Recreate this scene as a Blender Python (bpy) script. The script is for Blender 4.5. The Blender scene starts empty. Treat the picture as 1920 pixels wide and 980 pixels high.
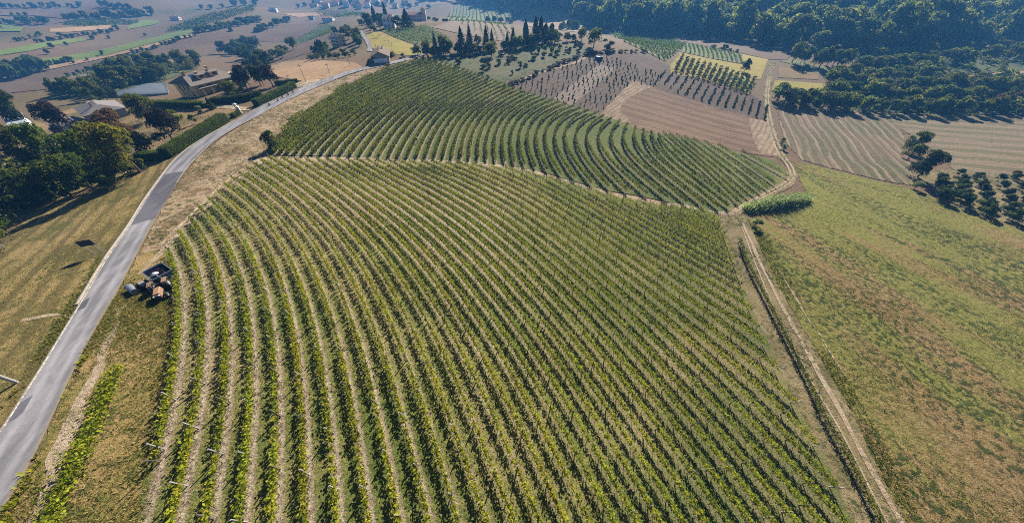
import bpy, math, random
import numpy as np
from mathutils import Vector, Matrix
from mathutils.geometry import delaunay_2d_cdt
R = math.radians
rng = np.random.default_rng(7)
random.seed(7)
S = bpy.context.scene
C = S.collection
# ------------------------------------------------------------------ camera, sky, sun, exposure
CAM_H, FOC = 36.0, 545.0
cam_d = bpy.data.cameras.new('camera'); cam = bpy.data.objects.new('camera', cam_d); C.objects.link(cam)
cam.location = (0, 0, CAM_H); cam.rotation_euler = (R(45), 0, 0)
cam_d.sensor_width = 36.0; cam_d.lens = 36.0 * FOC / 1920.0
cam_d.clip_start = 0.5; cam_d.clip_end = 20000
S.camera = cam
SUN_AZ, SUN_EL = 17.5, 31.0           # azimuth clockwise from +Y
w = bpy.data.worlds.new('World'); S.world = w; w.use_nodes = True
nt = w.node_tree; bg = nt.nodes['Background']
sky = nt.nodes.new('ShaderNodeTexSky'); sky.sky_type = 'NISHITA'; sky.sun_disc = False
sky.sun_elevation = R(SUN_EL); sky.sun_rotation = R(SUN_AZ); sky.altitude = 200; sky.air_density = .38; sky.dust_density = .2; sky.ozone_density = .8
nt.links.new(sky.outputs['Color'], bg.inputs['Color']); bg.inputs['Strength'].default_value = 0.05
sl = bpy.data.lights.new('sun', 'SUN'); sl.energy = 5.0; sl.angle = R(0.5); sl.color = (1.0, 0.93, 0.82)
so = bpy.data.objects.new('sun', sl); C.objects.link(so)
so.rotation_euler = (R(90 - SUN_EL), 0, R(180 - SUN_AZ)); so.location = (0, 0, 200)
S.view_settings.view_transform = 'Standard'; S.view_settings.look = 'None'
S.view_settings.exposure = 1.42; S.view_settings.gamma = 1.0
S.cycles.use_denoising = False; S.cycles.use_adaptive_sampling = False; S.cycles.filter_width = 1.0
S.cycles.max_bounces = 6; S.cycles.diffuse_bounces = 2; S.cycles.transmission_bounces = 4
S.cycles.volume_bounces = 0; S.cycles.transparent_max_bounces = 8

# ------------------------------------------------------------------ terrain height
CP = np.array([(-55,10,4),(-30,5,3),(0,0,-2),(15,0,-7),(35,5,-12),(60,10,-14),(110,0,-14),(170,20,-14),(-80,20,2),(-62,45,1),(-75,75,0),(-45,70,-5),
 (0,65,-9),(25,50,-12),(50,40,-14),(-66,110,-1),(-75,150,0),(-85,200,1),(-55,215,2),(-30,140,-4),(0,100,-9),(30,110,-10),(60,70,-13),
 (90,80,-15),(140,90,-15),(10,170,-4),(60,150,-9),(105,140,-14),(-100,60,-2),(-140,100,-4),(-150,160,-4),(-125,220,-5),(-230,170,-16),
 (-300,350,-26),(-450,300,-30),(-600,500,-33),(-400,600,-30),(-200,400,-14),(-220,600,-18),(-112,290,0),(-105,350,2),(-40,330,4),
 (0,300,2),(60,260,2),(20,240,1),(100,210,-5),(150,260,-7),(120,330,-12),(60,420,-14),(-20,520,-14),(200,180,-15),(300,120,-13),(210,300,-9),
 (300,250,-8),(0,-60,0),(-60,-40,5),(60,-60,-11),(-150,0,-6),(-250,60,-14),(-120,-80,0),(200,-60,-13),(-650,100,-30),(400,0,-12)], float)
_c = 35.0
def _mq(ax, ay):
    return np.sqrt((ax[:, None] - CP[None, :, 0]) ** 2 + (ay[:, None] - CP[None, :, 1]) ** 2 + _c * _c)
_A = _mq(CP[:, 0], CP[:, 1]); _A[np.diag_indices(len(CP))] += 0.0
_w = np.linalg.lstsq(np.hstack([_A, np.ones((len(CP), 1))]), CP[:, 2], rcond=1e-6)[0]
def sst(a, b, x):
    t = np.clip((x - a) / (b - a), 0, 1); return t * t * (3 - 2 * t)
def Z(x, y):
    x = np.atleast_1d(np.asarray(x, float)); y = np.atleast_1d(np.asarray(y, float))
    shp = x.shape; x = x.ravel(); y = y.ravel()
    out = np.empty(x.size)
    for i in range(0, x.size, 20000):
        a, b = x[i:i + 20000], y[i:i + 20000]
        r = np.hypot(a, b); f = 1 - sst(450, 800, r)
        near = _mq(a, b) @ _w[:-1] + _w[-1]
        z = near * f + (-24) * (1 - f)
        d = a * .45 + b * .89 - 415
        z = z + (108 + 34 * np.sin(a / 62 + b / 140 + 1)) * sst(-20, 420, d) * sst(-130, 150, a)
        z = z + sst(250, 600, r) * (5 * np.sin(a / 70 + b / 130) * np.cos(b / 95 - a / 210) + 3 * np.sin(a / 43 - b / 61))
        z = z + 4.5 * np.sin(a / 36 + b / 80 + .6) * sst(170, 320, r) * sst(-90, -200, a)
        z = z + 55 * sst(800, 2200, r)
        out[i:i + 20000] = z
    return out.reshape(shp)
def z1(x, y): return float(Z(x, y)[0])
s45 = math.sqrt(.5)
def ray(px, py):
    xc = (np.asarray(px, float) - 960) / FOC; yc = (490 - np.asarray(py, float)) / FOC
    return xc, s45 * (1 + yc), s45 * (yc - 1)
_TS = np.geomspace(8, 4500, 260)
def P(px, py):
    """points of the picture -> points on the terrain (n,3)"""
    px = np.atleast_1d(np.asarray(px, float)); py = np.atleast_1d(np.asarray(py, float))
    dx, dy, dz = ray(px, py)
    X = dx[:, None] * _TS; Y = dy[:, None] * _TS; H = CAM_H + dz[:, None] * _TS
    below = H < Z(X, Y)
    i = np.argmax(below, axis=1); i = np.where(below.any(1), np.maximum(i, 1), len(_TS) - 1)
    lo = _TS[i - 1]; hi = _TS[i]
    for _ in range(16):
        m = (lo + hi) / 2; b = (CAM_H + dz * m) < Z(dx * m, dy * m)
        hi = np.where(b, m, hi); lo = np.where(b, lo, m)
    x = dx * hi; y = dy * hi
    return np.stack([x, y, Z(x, y)], 1)
def p1(px, py): return P([px], [py])[0]
def proj(p):
    p = np.atleast_2d(p); q = p - np.array([0, 0, CAM_H])
    d = q[:, 1] * s45 - q[:, 2] * s45; u = q[:, 1] * s45 + q[:, 2] * s45
    return np.stack([960 + FOC * q[:, 0] / d, 490 - FOC * u / d, d], 1)
def pxm(p): return float(proj(p)[0, 2]) / FOC          # metres per picture pixel at a point
def vh(p, hpx):
    """height of an upright thing standing at p that spans hpx picture pixels"""
    a = proj(p)[0, :2]; lo, hi = 0.05, 60.0
    for _ in range(30):
        m = (lo + hi) / 2
        l = np.hypot(*(proj(p + np.array([0, 0, m]))[0, :2] - a))
        if l < hpx: lo = m
        else: hi = m
    return hi

# ------------------------------------------------------------------ tags and mesh helpers
def tag(o, label=None, cat=None, group=None, kind=None):
    if label: o['label'] = label
    if cat: o['category'] = cat
    if group: o['group'] = group
    if kind: o['kind'] = kind
    return o
def link(o, parent=None):
    C.objects.link(o)
    if parent is not None: o.parent = parent
    return o
def empty(name, loc, rz=0.0, label=None, cat=None, group=None):
    o = bpy.data.objects.new(name, None); o.empty_display_size = .3
    o.location = loc; o.rotation_euler = (0, 0, rz)
    return tag(link(o), label, cat, group)
def raw_mesh(name, verts, faces, attrs=None, smooth=False):
    """verts (n,3); faces: list of int arrays (m,k)"""
    me = bpy.data.meshes.new(name)
    verts = np.asarray(verts, np.float32); me.vertices.add(len(verts)); me.vertices.foreach_set('co', verts.ravel())
    faces = [np.asarray(f, np.int32) for f in faces if len(f)]
    nl = sum(f.size for f in faces); npol = sum(len(f) for f in faces)
    me.loops.add(nl); me.polygons.add(npol)
    me.loops.foreach_set('vertex_index', np.concatenate([f.ravel() for f in faces]))
    tot = np.concatenate([np.full(len(f), f.shape[1], np.int32) for f in faces])
    st = np.zeros(npol, np.int32); st[1:] = np.cumsum(tot)[:-1]
    me.polygons.foreach_set('loop_start', st)
    if smooth: me.polygons.foreach_set('use_smooth', np.ones(npol, bool))
    for k, v in (attrs or {}).items():
        a = me.attributes.new(k, 'FLOAT', 'POINT'); a.data.foreach_set('value', np.asarray(v, np.float32))
    me.update(calc_edges=True); me.validate()
    return me
def mesh_obj(name, me, mat, parent=None, loc=(0, 0, 0), rot=(0, 0, 0), sc=(1, 1, 1)):
    o = bpy.data.objects.new(name, me); link(o, parent); o.location = loc; o.rotation_euler = rot; o.scale = sc
    if mat is not None:
        if not me.materials: me.materials.append(None)
        o.material_slots[0].link = 'OBJECT'; o.material_slots[0].material = mat
    return o
class MB:
    def __init__(s): s.v = []; s.f = []
    def add(s, vs, fs):
        n = len(s.v); s.v += [tuple(map(float, q)) for q in vs]; s.f += [tuple(i + n for i in q) for q in fs]; return s
    def box(s, c, d, rz=0.0, rx=0.0, taper=1.0):
        hx, hy, hz = d[0] / 2, d[1] / 2, d[2] / 2
        M = Matrix.Translation(c) @ Matrix.Rotation(rz, 4, 'Z') @ Matrix.Rotation(rx, 4, 'X')
        vs = [M @ Vector((sx * hx * (taper if sz > 0 else 1), sy * hy * (taper if sz > 0 else 1), sz * hz)) for sz in (-1, 1) for sx, sy in ((-1, -1), (1, -1), (1, 1), (-1, 1))]
        return s.add(vs, [(3, 2, 1, 0), (4, 5, 6, 7), (0, 1, 5, 4), (1, 2, 6, 5), (2, 3, 7, 6), (3, 0, 4, 7)])
    def tube(s, a, b, r0, r1=None, n=8, caps=True):
        r1 = r0 if r1 is None else r1
        a = Vector(a); b = Vector(b); d = (b - a).normalized()
        u = d.orthogonal().normalized(); v = d.cross(u)
        vs = []
        for q, r in ((a, r0), (b, r1)):
            vs += [q + (u * math.cos(2 * math.pi * i / n) + v * math.sin(2 * math.pi * i / n)) * r for i in range(n)]
        fs = [(i, (i + 1) % n, n + (i + 1) % n, n + i) for i in range(n)]
        if caps: fs += [tuple(range(n - 1, -1, -1)), tuple(range(n, 2 * n))]
        return s.add(vs, fs)
    def chain(s, pts, r, n=6):
        r = r if hasattr(r, '__len__') else [r] * len(pts)
        for i in range(len(pts) - 1): s.tube(pts[i], pts[i + 1], r[i], r[i + 1], n)
        return s
    def poly(s, vs): return s.add(vs, [tuple(range(len(vs)))])
    def slab(s, quad, th):
        """a flat plate: polygon thickened downward along its normal"""
        q = [Vector(k) for k in quad]; nrm = (q[1] - q[0]).cross(q[2] - q[0]).normalized()
        if nrm.z < 0: q.reverse(); nrm = -nrm
        lo = [k - nrm * th for k in q]; n = len(q)
        return s.add(q + lo, [tuple(range(n)), tuple(range(2 * n - 1, n - 1, -1))] + [(i, n + i, n + (i + 1) % n, (i + 1) % n) for i in range(n)])
    def prism(s, ring, z0, z1):
        n = len(ring); vs = [(x, y, z0) for x, y in ring] + [(x, y, z1) for x, y in ring]
        return s.add(vs, [tuple(range(n - 1, -1, -1)), tuple(range(n, 2 * n))] + [(i, (i + 1) % n, n + (i + 1) % n, n + i) for i in range(n)])
    def build(s, name, mat, parent=None, loc=(0, 0, 0), rot=(0, 0, 0), bevel=0.0, smooth=False):
        me = bpy.data.meshes.new(name); me.from_pydata(s.v, [], s.f); me.update()
        o = bpy.data.objects.new(name, me); link(o, parent); o.location = loc; o.rotation_euler = rot
        me.materials.append(mat)
        if smooth: me.polygons.foreach_set('use_smooth', np.ones(len(me.polygons), bool))
        if bevel:
            m = o.modifiers.new('bevel', 'BEVEL'); m.width = bevel; m.segments = 2; m.limit_method = 'ANGLE'
        return o

# ------------------------------------------------------------------ materials
class NT:
    def __init__(s, name):
        s.m = bpy.data.materials.new(name); s.m.use_nodes = True; s.t = s.m.node_tree; s.t.nodes.clear()
        s.out = s.t.nodes.new('ShaderNodeOutputMaterial'); s.pos = s.n('ShaderNodeNewGeometry').outputs['Position']
    def n(s, typ, **kw):
        q = s.t.nodes.new(typ)
        for k, v in kw.items(): setattr(q, k, v)
        return q
    def put(s, inp, v):
        if isinstance(v, bpy.types.NodeSocket): s.t.links.new(v, inp)
        elif isinstance(v, (tuple, list)) and len(v) == 3 and inp.type == 'RGBA': inp.default_value = (*v, 1)
        else: inp.default_value = v
    def math(s, op, a, b=0.0, c=None, clamp=False):
        q = s.n('ShaderNodeMath', operation=op, use_clamp=clamp); s.put(q.inputs[0], a); s.put(q.inputs[1], b)
        if c is not None: s.put(q.inputs[2], c)
        return q.outputs[0]
    def noise(s, scale, detail=4, rough=.6, vec=None, dist=0.0):
        q = s.n('ShaderNodeTexNoise'); s.put(q.inputs['Vector'], vec if vec is not None else s.pos)
        q.inputs['Scale'].default_value = scale; q.inputs['Detail'].default_value = detail
        q.inputs['Roughness'].default_value = rough; q.inputs['Distortion'].default_value = dist
        return q.outputs['Fac']
    def mapping(s, rot=0.0, sc=(1, 1, 1), vec=None):
        q = s.n('ShaderNodeMapping', vector_type='POINT'); s.put(q.inputs['Vector'], vec if vec is not None else s.pos)
        q.inputs['Rotation'].default_value = (0, 0, rot)
        q2 = s.n('ShaderNodeVectorMath', operation='MULTIPLY'); s.put(q2.inputs[0], q.outputs[0]); q2.inputs[1].default_value = sc
        return q2.outputs[0]
    def ramp(s, fac, stops):
        q = s.n('ShaderNodeValToRGB'); s.put(q.inputs[0], fac); e = q.color_ramp.elements
        while len(e) < len(stops): e.new(.5)
        for k, (p, col) in zip(e, stops): k.position = p; k.color = (*col, 1) if len(col) == 3 else col
        return q.outputs['Color']
    def gray(s, fac, a, b):
        q = s.n('ShaderNodeMapRange', interpolation_type='SMOOTHSTEP'); s.put(q.inputs[0], fac); q.inputs[1].default_value = a; q.inputs[2].default_value = b
        return q.outputs[0]
    def mix(s, fac, a, b, mode='MIX'):
        q = s.n('ShaderNodeMix', data_type='RGBA', blend_type=mode); s.put(q.inputs[0], fac); s.put(q.inputs[6], a); s.put(q.inputs[7], b)
        return q.outputs[2]
    def attr(s, name):
        q = s.n('ShaderNodeAttribute', attribute_name=name); return q.outputs['Fac']
    def bump(s, h, strength=.5, dist=.1):
        q = s.n('ShaderNodeBump'); s.put(q.inputs['Height'], h); q.inputs['Strength'].default_value = strength; q.inputs['Distance'].default_value = dist
        return q.outputs[0]
    def bsdf(s, col, rough=.9, metal=0.0, normal=None, spec=.2):
        q = s.n('ShaderNodeBsdfPrincipled'); s.put(q.inputs['Base Color'], col); s.put(q.inputs['Roughness'], rough)
        q.inputs['Metallic'].default_value = metal; q.inputs['Specular IOR Level'].default_value = spec
        if normal is not None: s.put(q.inputs['Normal'], normal)
        return q.outputs[0]
    def done(s, sh): s.t.links.new(sh, s.out.inputs['Surface']); return s.m
M = {}
def paint(name, col, rough=.6, metal=0.0, var=.15, scale=3.0, spec=.3):
    n = NT(name); f = n.noise(scale, 5, .65)
    c = n.mix(f, tuple(v * (1 - var) for v in col), tuple(min(1, v * (1 + var)) for v in col))
    M[name] = n.done(n.bsdf(c, rough, metal, n.bump(f, .15, .02), spec)); return M[name]
def sang(a, b):
    q = P([a[0], b[0]], [a[1], b[1]]); d = q[1] - q[0]; return math.pi / 2 - math.atan2(d[1], d[0])
def ground(name, cols, coarse=.05, fine=1.2, stripe=None, tuft=None, mixw=.55, blotch=None):
    """cols: three or four colours, dry to green; stripe=(angle,period,colour,amount,wobble); tuft=(colour,scale,lo,hi)"""
    n = NT(name)
    big = n.noise(coarse, 5, .62, dist=.6); sm = n.noise(fine, 6, .72)
    f = n.math('ADD', n.math('MULTIPLY', big, mixw), n.math('MULTIPLY', sm, 1 - mixw))
    k = len(cols); c = n.ramp(f, [(.395 + .21 * i / (k - 1), q) for i, q in enumerate(cols)])
    h = sm
    if blotch:
        b = n.gray(n.noise(blotch[1], 4, .6, dist=1.0), blotch[2], blotch[3]); c = n.mix(b, c, blotch[0])
    if stripe:
        for ang, per, col, amt, wob in ([stripe] if not isinstance(stripe, list) else stripe):
            v = n.mapping(ang, (1, 1, 1)); sx = n.n('ShaderNodeSeparateXYZ'); n.put(sx.inputs[0], v)
            u = n.math('ADD', sx.outputs[0], n.math('MULTIPLY', n.noise(.06, 3, .5), wob))
            wv = n.math('SINE', n.math('MULTIPLY', u, 2 * math.pi / per))
            st = n.noise(1.6 / per, 3, .6, n.mapping(ang, (1, .06, 1)))
            m = n.gray(n.math('ADD', n.math('MULTIPLY', wv, .22), st), .42, .72)
            c = n.mix(n.math('MULTIPLY', m, amt), c, col)
    if tuft:
        col, sc, lo, hi = tuft
        t = n.math('MULTIPLY', n.gray(n.noise(sc, 5, .7), lo, hi), n.gray(n.noise(sc * .09, 3, .6), .4, .62))
        c = n.mix(t, c, col); h = n.math('ADD', h, t)
    g = n.noise(fine * 5.5, 3, .7)
    c = n.mix(n.gray(g, .3, .7), n.mix(1.0, c, (.5, .48, .46), 'MULTIPLY'), n.mix(1.0, c, (1.12, 1.12, 1.06), 'MULTIPLY'))
    h = n.math('ADD', h, n.math('MULTIPLY', g, .5))
    M[name] = n.done(n.bsdf(c, .95, 0, n.bump(h, .9, .35), .1)); return M[name]
def leaf(name, dark, light, trans=.35, third=None, rough=.55, hue=.35):
    n = NT(name); t = n.attr('tint'); oi = n.n('ShaderNodeObjectInfo').outputs['Random']
    c = n.ramp(t, [(0, dark), (.6, tuple((a + b) / 2 for a, b in zip(dark, light))), (1, light)] if third is None else [(0, dark), (.55, light), (.9, light), (1, third)])
    c = n.mix(n.math('MULTIPLY', oi, hue), c, n.mix(1.0, c, (1.45, 1.0, .6), 'MULTIPLY'))
    d = n.bsdf(c, .75, 0, None, .06)
    tr = n.n('ShaderNodeBsdfTranslucent'); n.put(tr.inputs[0], n.mix(1.0, c, (1.3, 1.35, .7), 'MULTIPLY'))
    mx = n.n('ShaderNodeMixShader'); mx.inputs[0].default_value = trans
    n.t.links.new(d, mx.inputs[1]); n.t.links.new(tr.outputs[0], mx.inputs[2])
    M[name] = n.done(mx.outputs[0]); return M[name]
TAN, STRAW, EARTH = (.36, .24, .13), (.46, .36, .22), (.20, .13, .085)
ground('terrain_m', [(0.125, 0.084, 0.053), (0.157, 0.101, 0.060), (0.144, 0.106, 0.053), (0.082, 0.078, 0.029)], .01, .35)
ground('verge_dry', [(.10, .085, .035), (.24, .17, .095), (.34, .25, .16), (.40, .30, .2), (.2, .16, .07)], .16, 1.3, tuft=((.07, .10, .025), 1.1, .5, .62), blotch=((.2, .14, .08), .3, .5, .62))
ground('verge_grass', [(0.354, 0.255, 0.117), (0.299, 0.213, 0.087), (0.211, 0.181, 0.054), (0.111, 0.128, 0.029)], .11, 2.2, tuft=((0.056, 0.085, 0.017), 1.1, .48, .62))
ground('mown', [(0.103, 0.092, 0.033), (0.198, 0.156, 0.057), (0.321, 0.230, 0.098), (0.283, 0.202, 0.098)], .10, 1.5, stripe=(sang((40,640),(235,380)), 3.0, (0.113, 0.092, 0.033), .75, 4), blotch=((0.085, 0.092, 0.025), .07, .54, .68))
n = NT('meadow_m'); a_ = sang((1500,540),(1800,760)); mp = n.mapping(a_, (1, .22, 1)); sp_ = n.n('ShaderNodeSeparateXYZ'); n.put(sp_.inputs[0], n.pos)
b1 = n.noise(.075, 5, .62, mp, .4); b2 = n.noise(.32, 5, .65, mp); sm = n.noise(1.6, 6, .75); fi = n.noise(6, 4, .75); far_ = n.gray(sp_.outputs[1], 5, 75)
warm = n.ramp(sm, [(.36, (.17, .12, .05)), (.5, (.27, .185, .08)), (.64, (.36, .27, .14))]); lime = n.ramp(sm, [(.36, (.11, .13, .03)), (.5, (.215, .21, .052)), (.66, (.32, .29, .095))])
g_ = n.gray(n.math('ADD', n.math('ADD', n.math('MULTIPLY', b1, .7), n.math('MULTIPLY', b2, .3)), n.math('MULTIPLY', far_, .09)), .46, .58)
c = n.mix(g_, warm, lime); t_ = n.math('MULTIPLY', n.gray(n.noise(.9, 6, .72), .5, .6), n.gray(n.noise(.06, 4, .6, mp, .8), .44, .58)); c = n.mix(t_, c, (.055, .085, .02))
c = n.mix(n.gray(fi, .32, .68), n.mix(1.0, c, (.5, .48, .45), 'MULTIPLY'), n.mix(1.0, c, (1.15, 1.12, 1.06), 'MULTIPLY'))
M['meadow_m'] = n.done(n.bsdf(c, .95, 0, n.bump(n.math('ADD', sm, n.math('ADD', t_, fi)), 1.0, .3), .08))
ground('scrub_m', [(0.150, 0.120, 0.075), (0.112, 0.112, 0.053), (0.083, 0.098, 0.045)], .08, .9, tuft=((0.053, 0.090, 0.022), .5, .5, .6))
ground('stubble_m', [(0.137, 0.079, 0.047), (0.180, 0.108, 0.065), (0.216, 0.137, 0.086)], .06, .9, stripe=[(sang((1180,200),(1400,262)), 2.6, (0.245, 0.169, 0.112), .7, 2), (sang((1180,200),(1400,262)), 7, (0.094, 0.058, 0.036), .5, 3)])
ground('stubble_side_m', [(0.144, 0.094, 0.061), (0.187, 0.130, 0.083), (0.137, 0.115, 0.065), (0.079, 0.094, 0.036)], .03, .8, stripe=[(sang((1520,215),(1590,320)), 3.4, (0.302, 0.230, 0.162), .8, 5), (sang((1520,215),(1590,320)), 1.5, (0.094, 0.065, 0.043), .5, 3), (sang((1520,215),(1590,320)), 12, (0.086, 0.094, 0.036), .3, 6)])
ground('stubble_far_m', [(0.158, 0.112, 0.075), (0.210, 0.150, 0.098), (0.173, 0.143, 0.083), (0.090, 0.105, 0.038)], .03, .6, stripe=[(sang((1700,235),(1900,250)), 2.6, (0.255, 0.195, 0.131), .7, 3), (sang((1700,235),(1900,250)), 8, (0.090, 0.098, 0.038), .6, 5)])
ground('straw_m', [(.2, .14, .09), (.29, .21, .14), (.38, .29, .2)], .2, 1.2, stripe=(sang((1140,205),(1210,160)), 2.0, (.19, .125, .08), .8, 3))
ground('tilled_m', [(0.075, 0.051, 0.037), (0.102, 0.071, 0.051), (0.129, 0.092, 0.068)], .04, .7, stripe=(R(38), 3.0, (0.129, 0.095, 0.075), .5, 2))
ground('tilled_pale', [(0.200, 0.152, 0.120), (0.240, 0.192, 0.152), (0.176, 0.128, 0.096)], .1, .8, stripe=(R(38), 2.0, (0.136, 0.100, 0.080), .5, 2))
ground('ploughed_m', [(0.099, 0.064, 0.044), (0.124, 0.084, 0.055), (0.143, 0.095, 0.063)], .02, .3, stripe=(R(60), 6.0, (0.161, 0.112, 0.075), .4, 10))
ground('tan_m', [(0.288, 0.180, 0.099), (0.360, 0.234, 0.135), (0.396, 0.270, 0.162)], .06, .8, stripe=(R(70), 2.5, (0.243, 0.153, 0.081), .5, 5))
ground('yellow_m', [(.33, .24, .07), (.3, .25, .05), (.2, .2, .04)], .05, .6, tuft=((.2, .13, .05), .15, .5, .65))
ground('green_m', [(0.109, 0.141, 0.032), (0.134, 0.176, 0.038), (0.168, 0.194, 0.051)], .03, .4)
ground('pale_green', [(0.150, 0.150, 0.075), (0.120, 0.143, 0.060), (0.180, 0.165, 0.090)], .06, .5)
ground('orange_m', [(.25, .14, .06), (.2, .13, .06), (.13, .13, .05)], .06, .6)
ground('path_m', [(.34, .25, .16), (.44, .34, .24), (.5, .41, .31)], .3, 2.5, tuft=((.16, .15, .06), 1.2, .5, .6))
ground('track_m', [(0.153, 0.135, 0.054), (0.243, 0.189, 0.099), (0.306, 0.243, 0.144)], .2, 2.0, tuft=((0.072, 0.099, 0.027), 1.0, .5, .6))
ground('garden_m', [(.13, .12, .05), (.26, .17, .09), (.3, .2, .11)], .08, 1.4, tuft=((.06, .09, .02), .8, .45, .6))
# vineyard soil: the strip under each row is bare and pale, the lane grassy
n = NT('vine_soil'); fr = n.math('FRACT', n.math('ADD', n.attr('row'), .5)); off = n.math('ABSOLUTE', n.math('SUBTRACT', fr, .5))
big = n.noise(.07, 4, .6); sm = n.noise(1.6, 6, .75); fi = n.noise(7, 4, .75)
grass = n.ramp(n.math('ADD', n.math('MULTIPLY', n.math('ADD', big, n.attr('lush')), .5), n.math('MULTIPLY', sm, .5)), [(.38, (.29, .225, .135)), (.46, (.24, .2, .09)), (.53, (.165, .165, .05)), (.62, (.09, .115, .026))])
soil = n.ramp(sm, [(.38, (.16, .12, .085)), (.5, (.29, .235, .17)), (.62, (.45, .375, .285))])
bare = n.attr('bare')
k = n.gray(n.math('ADD', off, n.math('MULTIPLY', n.math('SUBTRACT', sm, .5), .7)), .06, .26)
k = n.math('MAXIMUM', k, n.math('MULTIPLY', n.math('SUBTRACT', 1.0, bare), n.gray(sm, .36, .5)))
c = n.mix(k, soil, grass)
c = n.mix(n.gray(fi, .32, .68), n.mix(1.0, c, (.5, .48, .45), 'MULTIPLY'), n.mix(1.0, c, (1.3, 1.28, 1.22), 'MULTIPLY'))
M['vine_soil'] = n.done(n.bsdf(c, .95, 0, n.bump(n.math('ADD', sm, n.math('MULTIPLY', fi, .6)), 1.0, .3), .1))
# asphalt
def asphalt(name, a, b):
    n = NT(name); f = n.noise(.35, 5, .65, n.mapping(R(-18), (1, .18, 1))); g = n.noise(9, 4, .7); cr = n.noise(.9, 7, .8, dist=2.5); uu = n.attr('u'); ed = n.math('ABSOLUTE', n.math('SUBTRACT', uu, .5))
    c = n.mix(n.gray(f, .42, .58), tuple(v * .85 for v in a), b); c = n.mix(n.math('MULTIPLY', n.gray(n.noise(.22, 4, .6, None, 1.5), .5, .62), .5), c, tuple(v * .8 for v in a)); c = n.mix(n.math('MULTIPLY', n.gray(g, .35, .7), .45), c, tuple(v * .65 for v in a))
    wh = n.gray(n.math('ABSOLUTE', n.math('SUBTRACT', ed, .22)), .13, .02); c = n.mix(n.math('MULTIPLY', wh, n.math('MULTIPLY', f, .75)), c, tuple(v * 1.35 for v in b))
    c = n.mix(n.math('MULTIPLY', n.gray(n.math('ABSOLUTE', n.math('SUBTRACT', cr, .5)), .014, .0), .6), c, tuple(v * .4 for v in a))
    c = n.mix(n.math('MULTIPLY', n.gray(n.math('ADD', ed, n.math('MULTIPLY', n.math('SUBTRACT', cr, .5), .4)), .40, .5), .9), c, (.2, .16, .1))
    M[name] = n.done(n.bsdf(c, .9, 0, n.bump(g, .4, .02), .2))
asphalt('asphalt', (.15, .145, .155), (.225, .215, .225)); asphalt('asphalt_dark', (.085, .08, .095), (.11, .105, .12))
n = NT('line_paint'); f = n.noise(2.5, 5, .75); M['line_paint'] = n.done(n.bsdf(n.mix(n.gray(f, .44, .6), (.2, .19, .19), (.62, .6, .55)), .8))
paint('concrete', (.26, .22, .165), .9, 0, .3, 1.5)
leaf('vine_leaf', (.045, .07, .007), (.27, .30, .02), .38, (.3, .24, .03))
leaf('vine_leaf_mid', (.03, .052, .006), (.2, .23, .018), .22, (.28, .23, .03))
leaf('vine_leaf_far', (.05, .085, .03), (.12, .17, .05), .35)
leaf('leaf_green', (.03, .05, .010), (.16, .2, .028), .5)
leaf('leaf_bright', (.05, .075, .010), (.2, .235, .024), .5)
leaf('leaf_yellow', (.08, .09, .015), (.26, .235, .035), .5)
leaf('leaf_dark', (.016, .028, .010), (.085, .115, .022), .4)
leaf('leaf_olive', (.045, .055, .014), (.19, .19, .04), .5)
leaf('leaf_russet', (.06, .035, .014), (.19, .1, .035), .35)
leaf('leaf_purple', (.014, .011, .012), (.055, .036, .034), .3)
leaf('leaf_conifer', (.010, .022, .010), (.045, .068, .022), .2)
leaf('leaf_silver', (.14, .18, .09), (.36, .4, .27), .5, None, .55, 0)
leaf('leaf_hedge', (.03, .055, .008), (.14, .18, .018), .35)
leaf('leaf_hazel', (.02, .038, .014), (.10, .14, .035), .4)
leaf('grass_blade', (.06, .09, .018), (.23, .23, .06), .4)
leaf('straw_blade', (.22, .16, .06), (.42, .34, .17), .35)
leaf('wood_leaf', (.02, .04, .014), (.2, .23, .06), .5, (.32, .25, .06))
paint('bark', (.09, .065, .045), .9, 0, .35, 6); paint('post_wood', (.30, .28, .26), .8, 0, .3, 8); paint('post_dark', (.13, .11, .09), .85, 0, .3, 8)
paint('metal_gray', (.22, .24, .27), .45, .6, .25, 4); paint('metal_dark', (.03, .03, .032), .5, .4, .3, 5); paint('galv', (.42, .45, .48), .5, .5, .25, 3)
paint('blue_steel', (.10, .15, .22), .5, .3, .3, 4); paint('orange_rust', (.25, .155, .09), .55, .1, .4, 6); paint('rubber', (.018, .018, .018), .85)
paint('white_plastic', (.75, .74, .70), .5); paint('sign_dark', (.025, .03, .035), .6); paint('grapes', (.022, .014, .03), .4, 0, .6, 30)
paint('yellow_wall', (.78, .54, .22), .9, 0, .12, 1.2); paint('cream_wall', (.55, .47, .36), .9, 0, .15, 1); paint('white_wall', (.68, .70, .72), .85, 0, .08, 1)
paint('stone_wall', (.26, .22, .17), .95, 0, .4, 5); paint('gray_wall', (.27, .25, .23), .9, 0, .2, 2); paint('trim_tan', (.40, .28, .13), .8); paint('glass_dark', (.02, .024, .03), .15, 0, .3, 2, .6)
paint('blue_panel', (.03, .06, .12), .2, .2, .2, 3, .6); paint('pale_panel', (.36, .4, .46), .5, .1, .15, 3); paint('shutter', (.07, .045, .03), .7); paint('skin', (.45, .28, .2), .6); paint('cloth_red', (.3, .06, .05), .9); paint('cloth_dark', (.03, .035, .06), .9); paint('rail_white', (.6, .6, .58), .6)
def roofmat(name, a, b, per=.35):
    n = NT(name); f = n.noise(1.3, 5, .7); g = n.noise(9, 3, .6); c = n.mix(n.gray(f, .3, .7), a, b); c = n.mix(n.math('MULTIPLY', g, .5), c, tuple(v * .55 for v in a))
    M[name] = n.done(n.bsdf(c, .85, 0, n.bump(g, .5, .05), .2))
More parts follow.
